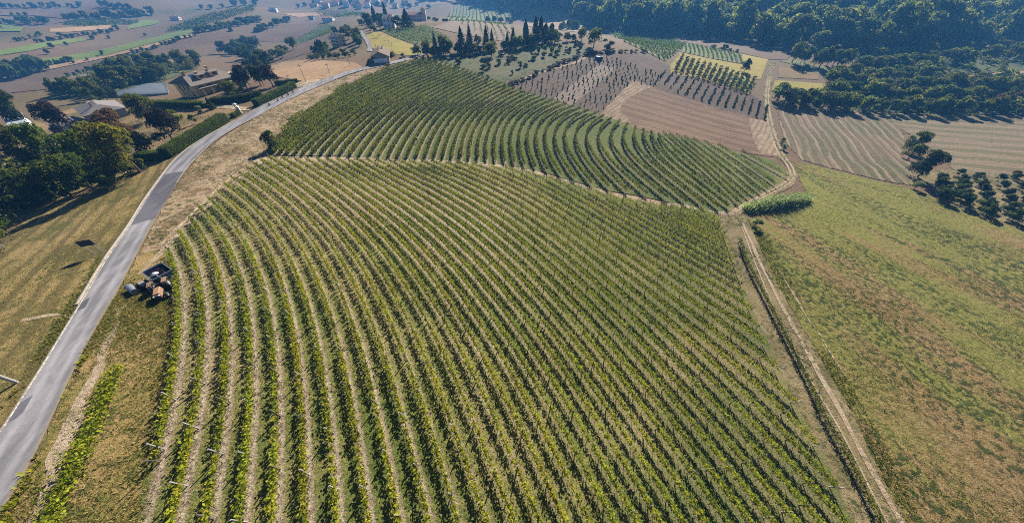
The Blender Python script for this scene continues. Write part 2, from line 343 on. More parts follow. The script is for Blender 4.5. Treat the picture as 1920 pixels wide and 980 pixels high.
roofmat('roof_gray', (.15, .125, .11), (.21, .175, .15)); roofmat('roof_old', (.095, .06, .035), (.15, .095, .055)); roofmat('roof_red', (.27, .12, .07), (.34, .17, .1)); roofmat('roof_pale', (.16, .14, .13), (.22, .2, .19)); roofmat('roof_metal', (.07, .09, .11), (.13, .15, .17))

# ------------------------------------------------------------------ ground sheets
rings = np.concatenate([[0.01], np.geomspace(3, 3000, 190)]); AZ = 300
th = np.linspace(0, 2 * np.pi, AZ, endpoint=False)
gx = (rings[:, None] * np.sin(th)).ravel(); gy = (rings[:, None] * np.cos(th)).ravel()
gz = Z(gx, gy)
ii = (np.arange(len(rings) - 1)[:, None] * AZ + np.arange(AZ)[None, :]).ravel(); jj = (np.arange(len(rings) - 1)[:, None] * AZ + (np.arange(AZ)[None, :] + 1) % AZ).ravel()
tag(mesh_obj('terrain', raw_mesh('terrain', np.stack([gx, gy, gz], 1), [np.stack([ii, jj, jj + AZ, ii + AZ], 1)], smooth=True), M['terrain_m']), 'rolling farmland of bare and dry earth under the fields', 'terrain', None, 'structure')
def dens(pts, step):
    out = []
    for a, b in zip(pts, np.roll(pts, -1, axis=0)):
        k = max(1, int(np.hypot(*(b - a)) / step)); t = np.arange(k)[:, None] / k; out.append(a + (b - a) * t)
    return np.concatenate(out)
def inside(poly, x, y):
    x = np.asarray(x); y = np.asarray(y); r = np.zeros(x.shape, bool); n = len(poly); j = n - 1
    for i in range(n):
        xi, yi = poly[i]; xj, yj = poly[j]
        if yi != yj: r ^= ((yi > y) != (yj > y)) & (x < (xj - xi) * (y - yi) / (yj - yi) + xi)
        j = i
    return r
def densepx(pts, step=12, closed=True):
    pts = np.asarray(pts, float); o = []
    for a, b in zip(pts[:-1] if not closed else pts, np.roll(pts, -1, axis=0)[:-1] if not closed else np.roll(pts, -1, axis=0)):
        k = max(1, int(np.hypot(*(b - a)) / step)); o.append(a + (b - a) * (np.arange(k)[:, None] / k))
    if not closed: o.append(pts[-1:])
    return np.concatenate(o)
def world_poly(px): 
    q = densepx(px); return P(q[:, 0], q[:, 1])[:, :2]
def drape(name, poly, mat, off, label, cat='field', jit=.25, npts=5000, attr=None, kind='structure', lush=.04):
    """a sheet laid on the terrain inside a world polygon"""
    ext = poly.max(0) - poly.min(0); area = .5 * abs(np.dot(poly[:, 0], np.roll(poly[:, 1], 1)) - np.dot(poly[:, 1], np.roll(poly[:, 0], 1)))
    step = max(.8, math.sqrt(area / npts))
    b = dens(poly, step); b = b + rng.normal(0, jit, b.shape) * min(1, step)
    nx, ny = int(ext[0] / step) + 1, int(ext[1] / step) + 1
    g = np.stack(np.meshgrid(poly[:, 0].min() + np.arange(nx) * step, poly[:, 1].min() + np.arange(ny) * step), -1).reshape(-1, 2)
    g = g + rng.uniform(-.2, .2, g.shape) * step
    g = g[inside(b, g[:, 0], g[:, 1])]
    pts = np.concatenate([b, g]); nb = len(b)
    v, e, f, *_ = delaunay_2d_cdt([Vector(q) for q in pts.tolist()], [], [list(range(nb))], 1, 1e-4)
    v = np.array([(q.x, q.y) for q in v]); f = np.array([t for t in f if len(t) == 3])
    a_, b_, c_ = v[f[:, 0]], v[f[:, 1]], v[f[:, 2]]
    cr = (b_[:, 0] - a_[:, 0]) * (c_[:, 1] - a_[:, 1]) - (b_[:, 1] - a_[:, 1]) * (c_[:, 0] - a_[:, 0])
    f[cr < 0] = f[cr < 0][:, ::-1]
    z = Z(v[:, 0], v[:, 1]) + off * (1 + np.hypot(v[:, 0], v[:, 1]) / 90)
    me = raw_mesh(name, np.column_stack([v, z]), [f], {'u': np.full(len(v), .5)} if not attr else {'row': attr(v[:, 0], v[:, 1]), 'lush': lush - .13 * (1 - sst(-45, -10, v[:, 0])) * (attr is nearF) if attr else np.full(len(v), lush), 'bare': 1 - .85 * sst(-12, 10, v[:, 0]) if name == 'vineyard_ground' else np.ones(len(v))}, smooth=True)
    return tag(mesh_obj(name, me, M[mat]), label, cat, None, kind)
def field(name, px, mat, off, label, cat='field', **k): return drape(name, world_poly(px), mat, off, label, cat, **k)
def ribbon(name, L, Rr, mat, off, label, cat, kind='structure', step=1.0, parent=None):
    """sheet between two world edge lines"""
    def res(q, n):
        s = np.concatenate([[0], np.cumsum(np.hypot(*np.diff(q, axis=0).T))]); t = np.linspace(0, s[-1], n)
        return np.stack([np.interp(t, s, q[:, 0]), np.interp(t, s, q[:, 1])], 1)
    n = max(4, int(np.hypot(*np.diff(L, axis=0).T).sum() / step)); a = res(L, n); b = res(Rr, n); m = 5
    g = a[:, None] + (b - a)[:, None] * np.linspace(0, 1, m)[None, :, None]; x = g[..., 0].ravel(); y = g[..., 1].ravel()
    z = Z(x, y) + off * (1 + np.hypot(x, y) / 90)
    i = (np.arange(n - 1)[:, None] * m + np.arange(m - 1)).ravel(); f = np.stack([i, i + 1, i + m + 1, i + m], 1)
    A = np.column_stack([x, y, z]); q = f[0]
    if np.cross(A[q[1]] - A[q[0]], A[q[2]] - A[q[0]])[2] < 0: f = f[:, ::-1]
    o = mesh_obj(name, raw_mesh(name, A, [f], {'u': np.tile(np.linspace(0, 1, m), n)}, smooth=True), M[mat], parent)
    return tag(o, label, cat, None, kind)
def smooth_line(q, it=2):
    for _ in range(it):
        a = q[:-1] * .75 + q[1:] * .25; b = q[:-1] * .25 + q[1:] * .75
        q = np.concatenate([q[:1], np.stack([a, b], 1).reshape(-1, 2), q[-1:]])
    return q
def wline(px, step=15):
    q = smooth_line(np.asarray(px, float)); return P(q[:, 0], q[:, 1])[:, :2]
def offset_line(q, d):
    t = np.gradient(q, axis=0); t /= np.maximum(np.hypot(t[:, 0], t[:, 1]), 1e-6)[:, None]; return q + np.stack([t[:, 1], -t[:, 0]], 1) * d
def strip(name, px, wd, mat, off, label, cat='path', wob=.12):
    q = wline(px); s = np.concatenate([[0], np.cumsum(np.hypot(*np.diff(q, axis=0).T))]); t = np.arange(0, s[-1], .9)
    q = np.stack([np.interp(t, s, q[:, 0]), np.interp(t, s, q[:, 1])], 1)
    j = lambda: (np.convolve(rng.normal(0, 1, len(q) + 4), np.ones(5) / 2.2, 'valid') * wob * wd)[:, None] * [[1, .4]]
    return ribbon(name, offset_line(q, -wd / 2) + j(), offset_line(q, wd / 2) + j(), mat, off, label, cat, step=.9)

VERGE_A = [(480,221),(534,192),(617,155),(690,130),(740,121),(785,108),(790,114),(740,129),(694,147),(643,170),(591,206),(546,236),(514,284),(508,296),(484,310),(444,347),(404,388),(372,425),(335,462),(290,470),(258,480),(314,375),(377,288),(446,240)]
VERGE_B = [(258,480),(290,470),(335,462),(332,500),(338,560),(322,760),(268,1030),(-80,1120),(-60,1060),(0,975),(77,840),(158,658),(219,554)]
field('verge', VERGE_A, 'verge_dry', .04, 'dry tan verge between the road and the upper vines', 'verge')
field('grass_verge', VERGE_B, 'verge_grass', .04, 'weedy grass verge between the road and the nearest vine row', 'verge')
field('mown_field', [(-60,520),(0,480),(60,395),(150,345),(250,318),(300,303),(316,298),(296,345),(242,429),(199,487),(138,590),(50,727),(0,815),(-80,930)], 'mown', .04, 'mown dry grass field left of the road')
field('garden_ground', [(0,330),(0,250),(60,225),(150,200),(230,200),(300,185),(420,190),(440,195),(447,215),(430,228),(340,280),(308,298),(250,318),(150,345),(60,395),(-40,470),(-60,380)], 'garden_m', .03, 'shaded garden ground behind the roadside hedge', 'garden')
field('meadow', [(1490,302),(1560,319),(1640,339),(1720,357),(1760,377),(1850,407),(1960,437),(2050,1040),(1740,1060),(1700,985),(1600,780),(1520,640),(1450,520),(1415,440),(1400,410),(1440,400),(1500,388),(1515,365),(1500,340)], 'meadow_m', .04, 'wide ochre and green meadow right of the farm track', npts=8000)
field('headland', [(1340,398),(1400,405),(1415,440),(1450,520),(1520,640),(1600,780),(1700,985),(1730,1060),(1620,1060),(1583,975),(1486,763),(1405,580),(1366,470)], 'track_m', .035, 'dry grass headland with the farm track beside the vines', 'path')
field('scrub', [(806,110),(860,99),(940,95),(1010,84),(1060,79),(1110,91),(1105,101),(1060,112),(1000,141),(945,162),(880,137)], 'scrub_m', .04, 'scrubby grey green slope below the ridge trees', 'scrub')
field('tilled_field', [(955,160),(1037,128),(1103,106),(1139,101),(1210,100),(1228,112),(1253,122),(1258,138),(1215,165),(1187,151),(1123,216),(1062,199),(960,170)], 'tilled_m', .05, 'dark tilled field with scattered young saplings')
field('tilled_field', [(1246,134),(1302,147),(1348,162),(1414,180),(1437,198),(1438,228),(1343,204),(1287,186),(1230,168)], 'tilled_m', .05, 'dark tilled field with rows of young bushes')
ground('wood_floor_and_shade', [(.04, .055, .018), (.07, .085, .028), (.10, .11, .04)], .06, .6)
field('undergrowth', [(-20,430),(-20,330),(120,296),(240,296),(255,312),(150,342),(62,392)], 'wood_floor_and_shade', .06, 'dark ground sheet painting the shade under the garden trees', 'undergrowth')  # dark sheet paints deeper tree shade onto the garden ground
field('undergrowth', [(1460,190),(1480,186),(1555,180),(1560,150),(1620,100),(1760,92),(1950,88),(1950,132),(1860,137),(1761,147),(1797,151),(1874,142),(1950,146),(1950,217),(1780,214),(1660,211),(1567,204)], 'wood_floor_and_shade', .06, 'shaded undergrowth of the wood behind the stubble fields', 'undergrowth')
field('undergrowth', [(85,186),(120,165),(190,140),(300,122),(368,120),(372,128),(310,152),(230,172),(190,186)], 'wood_floor_and_shade', .06, 'shaded undergrowth below the tree band behind the villa', 'undergrowth')
field('pale_strip', [(1037,186),(1123,122),(1154,130),(1072,200)], 'tilled_pale', .07, 'pale strip of straw crossing the dark tilled field')
field('stubble_field', [(1123,216),(1187,150),(1218,163),(1233,168),(1292,186),(1343,204),(1436,227),(1452,262),(1462,296),(1400,288),(1300,264),(1222,250),(1166,232)], 'stubble_m', .05, 'brown stubble field above the vineyard', npts=7000)
field('straw_strip', [(1124,215),(1187,151),(1222,164),(1180,184),(1160,206),(1185,232),(1166,231)], 'straw_m', .07, 'pale straw border of the brown stubble field')
field('straw_strip', [(1402,222),(1435,228),(1451,264),(1459,294),(1424,289),(1412,262)], 'straw_m', .07, 'pale straw end of the stubble field beside the track')
field('stubble_field', [(1455,194),(1520,203),(1600,208),(1650,214),(1690,243),(1702,290),(1712,325),(1702,347),(1640,336),(1560,316),(1500,299),(1475,270),(1462,235)], 'stubble_side_m', .05, 'striped stubble field with curved pale windrows', npts=7000)
field('stubble_field', [(1648,212),(1950,220),(1960,330),(1860,327),(1790,322),(1760,290),(1720,262),(1690,243)], 'stubble_far_m', .05, 'pale stubble field at the right with straight streaks', npts=6000)
field('orchard_ground', [(1745,352),(1700,345),(1712,325),(1765,318),(1860,326),(1960,328),(1980,440),(1850,408),(1760,377)], 'track_m', .05, 'bare ground under the dark hazel orchard')
field('vine_slope', [(1133,61),(1172,58),(1215,61),(1286,84),(1266,102),(1246,115),(1210,97),(1182,84)], 'pale_green', .05, 'green hill slope under the far vineyard')
field('vine_slope', [(1276,98),(1288,84),(1389,102),(1391,120),(1343,112)], 'pale_green', .05, 'pale green slope with faint vine lines')
field('grass_field', [(1256,125),(1276,99),(1343,113),(1391,122),(1391,102),(1440,112),(1427,148),(1419,150),(1404,178),(1368,164),(1304,146),(1258,138)], 'yellow_m', .04, 'yellow green grass field around the orchard rows')
field('bare_field', [(1265,68),(1317,68),(1368,82),(1440,94),(1488,99),(1475,113),(1440,112),(1389,100),(1292,82)], 'ploughed_m', .05, 'brown bare field below the wooded hill')
field('grey_green_field', [(1460,115),(1491,112),(1565,133),(1542,136)], 'pale_green', .05, 'grey green field patch by the dark grove')
field('orange_field', [(1460,127),(1537,135),(1534,150),(1458,146)], 'orange_m', .05, 'rusty orange crop patch beside the track')
field('grass_field', [(1453,151),(1547,158),(1552,169),(1446,170)], 'yellow_m', .05, 'yellow grass patch in front of the woods')
field('yellow_field', [(1761,148),(1860,138),(1930,130),(1930,144),(1874,140),(1797,149)], 'tan_m', .05, 'narrow yellow field strip between the woods')
field('tan_field', [(497,128),(531,117),(576,112),(634,116),(669,119),(679,127),(664,131),(617,146),(583,156),(553,150),(527,146),(506,141)], 'tan_m', .05, 'tan stubble field behind the roadside poles')
field('yellow_meadow', [(685,63),(712,60),(746,74),(775,86),(794,98),(792,107),(746,103),(726,96),(699,92),(690,74)], 'yellow_m', .05, 'bright yellow green meadow behind the farmhouse')
field('ploughed_field', [(480,61),(551,41),(602,38),(605,46),(556,77),(518,80),(480,78)], 'ploughed_m', .05, 'brown ploughed field left of the village')
field('green_field', [(549,77),(613,46),(628,51),(623,61),(562,82)], 'pale_green', .05, 'green vine slope between ploughed fields')
field('ploughed_field', [(515,101),(628,61),(604,84),(588,98),(531,114)], 'ploughed_m', .05, 'brown field strip above the farmhouse')
field('vine_slope', [(712,57),(759,56),(799,50),(845,76),(790,84),(775,82),(746,73)], 'pale_green', .05, 'green hillside vineyard above the yellow meadow')
field('green_field', [(0,95),(0,105),(60,96),(100,86),(165,77),(155,72),(90,79)], 'green_m', .06, 'green field strip in the left valley')
field('green_field', [(70,112),(95,123),(200,104),(310,76),(370,61),(350,55),(290,71),(200,92),(110,108)], 'green_m', .06, 'long bright green field in the left valley')
field('yellow_field', [(80,134),(95,123),(200,105),(310,77),(366,62),(360,69),(290,88),(215,106),(150,120)], 'tan_m', .07, 'dry yellow strip below the long green field')
field('ploughed_field', [(0,151),(80,135),(150,121),(230,107),(362,69),(480,43),(490,62),(380,106),(290,113),(190,136),(90,168),(0,177)], 'ploughed_m', .05, 'large mauve brown ploughed field in the valley', npts=4000)
field('pale_field', [(100,148),(192,127),(190,140),(140,148)], 'tilled_pale', .08, 'pale field of young vines beside the dark tree band')
field('yellow_field', [(95,55),(210,48),(205,55),(130,61),(93,61)], 'tan_m', .06, 'small tan field among the far groves')
field('green_field', [(250,40),(297,38),(290,47),(240,56)], 'green_m', .06, 'small green field by the far orchard')
field('ploughed_field', [(0,20),(120,17),(190,13),(260,17),(262,26),(122,36),(60,30),(0,30)], 'ploughed_m', .06, 'pinkish bare field on the far left slope')
field('grass_field', [(0,47),(50,52),(40,60),(0,60)], 'green_m', .07, 'small far green field at the left border')
field('tan_field', [(530,27),(604,24),(606,30),(560,33)], 'tan_m', .06, 'far tan stubble strip by the village')
field('vine_slope', [(838,40),(848,12),(925,14),(985,22),(990,30),(940,40)], 'pale_green', .07, 'hazy vineyard slope below the far woods')
field('vine_slope', [(810,52),(852,40),(940,42),(965,60),(940,78),(880,68)], 'tilled_pale', .06, 'pale hill of young vines behind the conifers')
field('pale_field', [(960,22),(1000,18),(1060,27),(1105,48),(1090,62),(1030,55),(990,50)], 'straw_m', .07, 'pale hazy field under the wooded hill')

# ------------------------------------------------------------------ road
LE = [(-70,900),(0,817),(48,730),(55,727),(105,643),(138,590),(163,549),(199,485),(242,427),(270,378),(296,342),(321,307),(349,281),(377,262),(416,241),(456,219),(480,204),(523,184),(576,160),(609,149),(647,136),(686,126),(722,119),(764,110),(778,104),(800,100)]
RE = [(-70,1070),(0,975),(20,942),(51,883),(77,840),(102,778),(124,730),(158,658),(189,602),(219,554),(256,482),(275,444),(293,413),(314,375),(347,322),(377,289),(411,259),(446,239),(480,221),(534,192),(576,173),(617,155),(662,137),(694,130),(740,120),(767,114),(785,107),(802,103)]
Lw, Rw = wline(LE), wline(RE)
def resamp(q, n):
    s = np.concatenate([[0], np.cumsum(np.hypot(*np.diff(q, axis=0).T))]); t = np.linspace(0, s[-1], n); return np.stack([np.interp(t, s, q[:, 0]), np.interp(t, s, q[:, 1])], 1)
Lw, Rw = resamp(Lw, 400), resamp(Rw, 400)
for _ in range(30):
    for q in (Lw, Rw): q[1:-1] = q[1:-1] * .5 + (q[:-2] + q[2:]) * .25
ribbon('road', Lw, Rw, 'asphalt', .09, 'grey asphalt country road curving up past the vineyard', 'road')
ribbon('road_edge_line', offset_line(Lw, .14), offset_line(Lw, .26), 'line_paint', .098, 'worn white line along the left road edge', 'road marking')
ribbon('road_edge_line', offset_line(Rw, -.26)[130:], offset_line(Rw, -.14)[130:], 'line_paint', .098, 'worn white line along the right road edge', 'road marking')
i0 = int(np.argmin(np.hypot(*(Lw - p1(150, 570)[:2]).T))); i1 = int(np.argmin(np.hypot(*(Lw - p1(440, 226)[:2]).T)))
# low concrete kerb along the left edge: a real step
qa, qb = offset_line(Lw, -.5)[i0:i1], offset_line(Lw, -.05)[i0:i1]
kv = []; 
for a, b in zip(qa, qb):
    za, zb = z1(*a), z1(*b); kv += [(*a, za - .1), (*a, za + .2), (*b, zb + .2), (*b, zb - .1)]
kf = [[4 * i + j, 4 * i + j + 1, 4 * i + j + 5, 4 * i + j + 4] for i in range(len(qa) - 1) for j in range(3)]
tag(mesh_obj('kerb', raw_mesh('kerb', kv, [np.array(kf)[:, ::-1]]), M['concrete']), 'beige concrete gutter kerb along the left road edge', 'kerb', None, 'structure')
for pp, lb in (([(309,327),(347,321),(293,411),(244,426)], 'long dark patch of newer asphalt on the road bend'), ([(142,586),(153,568),(173,557),(161,578)], 'small dark asphalt repair near the tractor'), ([(15,795),(38,757),(65,740),(46,775),(33,785)], 'dark asphalt repair on the nearest road stretch')):
    q = world_poly(pp); c0 = q.mean(0); drape('road_patch', c0 + (q - c0) * .97, 'asphalt_dark', .094, lb, 'road patch', jit=.03, npts=400)
ribbon('road', wline([(688,97),(690,90),(687,82),(675,65),(668,58)]), wline([(699,98),(697,91),(695,80),(683,64),(677,56)]), 'asphalt', .08, 'far stretch of the road behind the farmhouse', 'road')
ribbon('driveway', wline([(553,158),(575,152),(590,150)]), wline([(545,165),(570,164),(605,151)]), 'path_m', .075, 'pale gravel driveway mouth beside the clipped hedge', 'driveway')
strip('driveway', [(470,206),(448,204),(420,201),(395,200)], 3.2, 'path_m', .07, 'shaded driveway to the yellow villa', 'driveway')
# tracks
TRK = [(480,302),(520,298),(560,298),(640,299),(720,301),(800,303),(860,305),(930,311),(980,319),(1040,335),(1100,353),(1160,369),(1230,382),(1300,391),(1350,398),(1375,400)]
strip('vineyard_track', TRK, 2.6, 'path_m', .05, 'pale dirt track dividing the two vineyards', 'track')
strip('vineyard_track', [(1368,402),(1390,388),(1424,371),(1475,346),(1488,330),(1480,310),(1465,293),(1450,260),(1440,220),(1437,185),(1441,150),(1450,115)], 3.4, 'track_m', .06, 'farm track winding up past the stubble fields', 'track')
for k, d in enumerate((-.8, .8)):
    strip('wheel_rut', [(1368 + d * 4,402),(1390 + d * 4,388 + d),(1424,371 + d * 3),(1475 + d * 2,346 + d * 4),(1488 + d * 5,330),(1480 + d * 5,310),(1465 + d * 5,293),(1450 + d * 5,260),(1440 + d * 4,220),(1437 + d * 3,185),(1441 + d * 2,150)], .7, 'path_m', .075, ('left' if k == 0 else 'right') + ' pale wheel rut of the farm track above the reeds', 'wheel rut')
strip('wheel_rut', [(1392,418),(1408,455),(1424,493),(1452,546),(1478,600),(1506,646),(1534,697),(1552,728),(1583,786),(1618,852),(1652,914),(1687,977),(1720,1040)], .75, 'path_m', .075, 'bright right wheel rut of the track beside the meadow', 'wheel rut')
strip('wheel_rut', [(1390,425),(1412,485),(1436,545),(1462,602),(1488,650),(1515,705),(1540,748),(1570,797),(1603,860),(1634,924),(1664,980),(1690,1030)], .3, 'path_m', .075, 'faint left wheel rut of the track beside the lone vine row', 'wheel rut')
strip('erosion_gully', [(1462,508),(1493,562),(1516,602),(1536,628),(1552,656),(1582,702)], .35, 'path_m', .08, 'thin pale washed out line along the meadow edge', 'gully', .3)
strip('wheel_rut', [(497,300),(440,341),(400,377),(350,424),(300,477),(258,518)], .8, 'path_m', .06, 'pale wheel rut skirting the vine row heads', 'wheel rut')
strip('wheel_rut', [(480,301),(425,340),(385,378),(335,425),(288,475)], .6, 'path_m', .06, 'second pale wheel rut nearer the road', 'wheel rut')
strip('footpath', [(232,575),(220,602),(204,638),(189,684),(171,727),(163,740),(138,799),(115,852),(94,914),(69,980),(40,1040)], .95, 'path_m', .06, 'narrow bare path between the roadside and the shrub row', 'path', .25)
strip('dirt_streak', [(140,600),(105,588),(60,598),(30,604)], .7, 'path_m', .06, 'bare sandy streak in the mown field by the road', 'bare patch', .35)
strip('bank_track', [(962,160),(985,147),(1030,132),(1075,121),(1100,108)], 1.8, 'path_m', .08, 'pale track beside the dark bank above the saplings', 'track')

# ------------------------------------------------------------------ leaf cards
def leaf_quads(c, size, up=.3, nrm=None, spread=1.0, aspect=1.0):
    n = len(c); d = rng.normal(0, 1, (n, 3)) * spread
    if nrm is not None: d = d + nrm
    d[:, 2] += up; d /= np.linalg.norm(d, axis=1)[:, None] + 1e-9
    a = np.cross(d, rng.normal(0, 1, (n, 3))); a /= np.linalg.norm(a, axis=1)[:, None] + 1e-9; b = np.cross(d, a)
    s = (np.asarray(size) * np.ones(n))[:, None] * .5
    v = np.stack([c - a * s * 1.15, c - b * s * .8 * aspect + d * s * .2, c + a * s * 1.15, c + b * s * .8 * aspect + d * s * .2], 1).reshape(-1, 3)
    return v, np.arange(4 * n, dtype=np.int32).reshape(n, 4)
def leaf_mesh(name, c, size, tint, **k):
    v, f = leaf_quads(c, size, **k); return raw_mesh(name, v, [f], {'tint': np.repeat(np.clip(tint, 0, 1), 4)})
def join(parts):
    vs, fs, ts, o = [], {}, [], 0
    for v, f, t in parts:
        vs.append(v); fs.setdefault(f.shape[1], []).append(f + o); ts.append(t); o += len(v)
    return np.concatenate(vs), [np.concatenate(q) for q in fs.values()], np.concatenate(ts)
def noise1(x, seed=0):
    r = np.random.default_rng(seed); s = 0
    for k, a in ((.11, 1), (.29, .7), (.8, .5), (2.1, .35)): s = s + a * np.sin(x * k * 2 * np.pi / 2.2 + r.uniform(0, 6.28))
    return s / 1.7

# ------------------------------------------------------------------ vineyards
class Phi:
    """smooth row-number function fitted to rows seen in the photograph; rows are its whole-number lines"""
    def __init__(s, known, free, spacing, deg):
        allp = {k: wline(v) for k, v in known.items()}; fr = [wline(v) for v in free]
        cat = np.concatenate(list(allp.values()) + fr); s.c = cat.mean(0); s.s = np.abs(cat - s.c).max(); s.e = [(i, j) for i in range(deg + 1) for j in range(deg + 1 - i)]
        rows, rhs = [], []
        for k, q in allp.items():
            B = s.B(q[:, 0], q[:, 1]); rows += list(B * .6); rhs += [k * .6] * len(B)
        for q in list(allp.values()) + fr:
            B = s.B(q[:, 0], q[:, 1]); wv = 1.2; rows += list((B - B.mean(0)) * wv); rhs += [0] * len(B)
            for i in range(2, len(q) - 2, 3):
                t = q[i + 2] - q[i - 2]; nn = np.array([-t[1], t[0]]) / np.hypot(*t); nn = nn if nn[0] > 0 else -nn
                e = .5; sp = spacing(q[i]); g = (s.B([q[i][0] + e * nn[0]], [q[i][1] + e * nn[1]]) - s.B([q[i][0] - e * nn[0]], [q[i][1] - e * nn[1]]))[0] / (2 * e) * sp
                rows.append(g * .8); rhs.append(.8)
        A = np.array(rows); A = np.vstack([A, np.eye(len(s.e)) * .02]); rhs = np.array(list(rhs) + [0] * len(s.e)); s.w = np.linalg.lstsq(A, rhs, rcond=None)[0]
    def B(s, x, y):
        u = (np.asarray(x, float) - s.c[0]) / s.s; v = (np.asarray(y, float) - s.c[1]) / s.s
        return np.stack([u ** i * v ** j for i, j in s.e], -1)
    def __call__(s, x, y): return s.B(x, y) @ s.w
    def rows(s, poly, minlen=3.0):
        y0, y1 = poly[:, 1].min(), poly[:, 1].max(); x0, x1 = poly[:, 0].min(), poly[:, 0].max()
        ys = np.arange(y0, y1, .4); xs = np.arange(x0 - 1, x1 + 1, .4); F = s(*np.meshgrid(xs, ys)); I = inside(poly, *np.meshgrid(xs, ys))
        ks = np.arange(math.ceil(F[I].min()), math.floor(F[I].max()) + 1); out = []
        for k in ks:
            px = np.full(len(ys), np.nan)
            for r in range(len(ys)):
                f = F[r]; j = np.nonzero((f[:-1] < k) & (f[1:] >= k) & (I[r][:-1] | I[r][1:]))[0]
                if len(j): j = j[0]; px[r] = xs[j] + .4 * (k - f[j]) / (f[j + 1] - f[j])
            ok = ~np.isnan(px); ok[ok] = inside(poly, px[ok], ys[ok]); idx = np.nonzero(ok)[0]
            if not len(idx): continue
            for run in np.split(idx, np.nonzero((np.diff(idx) > 2) | (np.abs(np.diff(px[idx])) > 2.5))[0] + 1):
                q = np.stack([px[run], ys[run]], 1)
                if len(q) > 3 and np.hypot(*np.diff(q, axis=0).T).sum() > minlen: out.append((k, q))
        return out
NEAR_KNOWN = {0: [(327,463),(334,496),(342,556),(342,623),(334,674),(329,730),(316,806),(314,857),(298,908),(281,980)],
 3: [(381,397),(399,404),(423,437),(444,490),(457,539),(472,618),(477,710),(477,806),(472,888),(459,985)],
 5: [(414,365),(446,386),(468,408),(491,439),(517,490),(540,546),(554,603),(566,660),(574,731),(582,794),(585,852),(587,908),(590,985)],
 8: [(450,338),(487,353),(519,372),(550,398),(580,433),(605,468),(629,509),(654,557),(677,614),(697,671),(714,731),(722,789),(732,832),(738,863),(742,920),(746,985)],
 12: [(513,301),(548,321),(576,343),(605,372),(640,410),(691,460),(726,506),(757,549),(786,586),(809,626),(834,677),(860,731),(888,801),(908,852),(934,921),(950,985)]}
NEAR_FREE = [[(627,301),(649,316),(680,331),(703,345),(729,363),(754,379),(784,400),(800,410)],[(647,301),(680,319),(709,336),(736,351),(757,364),(800,390)],
 [(600,324),(619,336),(640,349),(661,363),(691,383),(714,403),(740,427)],[(600,340),(621,351),(647,370),(671,389),(696,409),(714,427)],
 [(780,363),(803,377),(823,393),(844,410),(866,427),(880,439)],[(823,367),(849,383),(877,400),(904,423),(923,437)],[(837,353),(866,369),(891,383),(917,403),(949,421),(970,437)],
 [(1029,363),(1066,383),(1089,397),(1117,414),(1146,434)],[(1064,341),(1086,356),(1111,370),(1134,383),(1160,399)],[(960,419),(981,434),(1000,450)],
 [(1160,388),(1195,403),(1233,424),(1257,440),(1281,457)],[(1160,445),(1186,462),(1217,481),(1250,504),(1285,530)],
 [(764,421),(789,440),(804,454),(821,473),(834,484),(846,501),(863,523),(879,541),(893,559)],[(790,421),(810,439),(827,454),(846,469),(860,486),(874,501),(896,524),(917,553)],
 [(836,421),(857,436),(883,460),(906,480),(929,504),(944,521),(960,537)],[(880,421),(897,433),(916,447),(934,466),(960,489)],[(760,436),(777,454),(796,473),(810,491),(824,509),(840,529),(863,557)],
 [(940,453),(964,473),(986,494),(1005,515),(1022,531),(1044,548),(1062,571),(1084,595)],[(940,520),(961,541),(979,564),(1005,595)],[(1038,464),(1064,484),(1092,510),(1116,535),(1144,559),(1169,585)],
 [(1160,539),(1191,567),(1219,582),(1252,610),(1282,633),(1313,661),(1340,688)],[(1219,531),(1258,555),(1287,582),(1315,604),(1348,639),(1384,673),(1411,698)],[(1266,527),(1303,551),(1340,580),(1384,608),(1425,635)],
 [(922,560),(954,601),(983,644),(1009,680),(1030,715),(1044,742)],[(840,570),(867,605),(891,654),(916,697),(946,758)],[(981,564),(1016,607),(1046,648),(1071,682),(1103,727),(1120,754)],
 [(1149,675),(1174,710),(1202,740)],[(1223,651),(1256,681),(1276,712),(1302,742),(1335,783)],[(1080,698),(1113,742),(1141,783),(1162,816)],
 [(1280,738),(1326,784),(1360,827),(1396,876),(1439,934),(1470,977)],[(1280,683),(1323,726),(1366,766),(1418,809),(1464,858),(1513,910),(1583,977)],[(1335,680),(1387,738),(1439,793),(1494,851),(1549,913)],[(1393,680),(1439,729),(1476,772),(1510,809)],
 [(998,782),(1018,821),(1035,858),(1057,902),(1078,949),(1094,978)],[(1069,786),(1096,823),(1120,868),(1145,915),(1180,970)],[(1231,788),(1257,823),(1284,864),(1314,898),(1345,939),(1371,974)]]
NEAR_POLY = [(480,309),(513,300),(560,302),(640,303),(720,305),(800,306),(860,308),(930,315),(980,323),(1040,339),(1100,357),(1160,373),(1230,386),(1300,395),(1340,400),(1366,470),(1383,523),(1404,580),(1447,684),(1486,763),(1537,861),(1583,975),(1625,1060),(262,1060),(281,980),(298,905),(308,840),(322,730),(335,640),(336,556),(326,490),(322,462),(349,434),(376,400),(404,371),(440,338)]
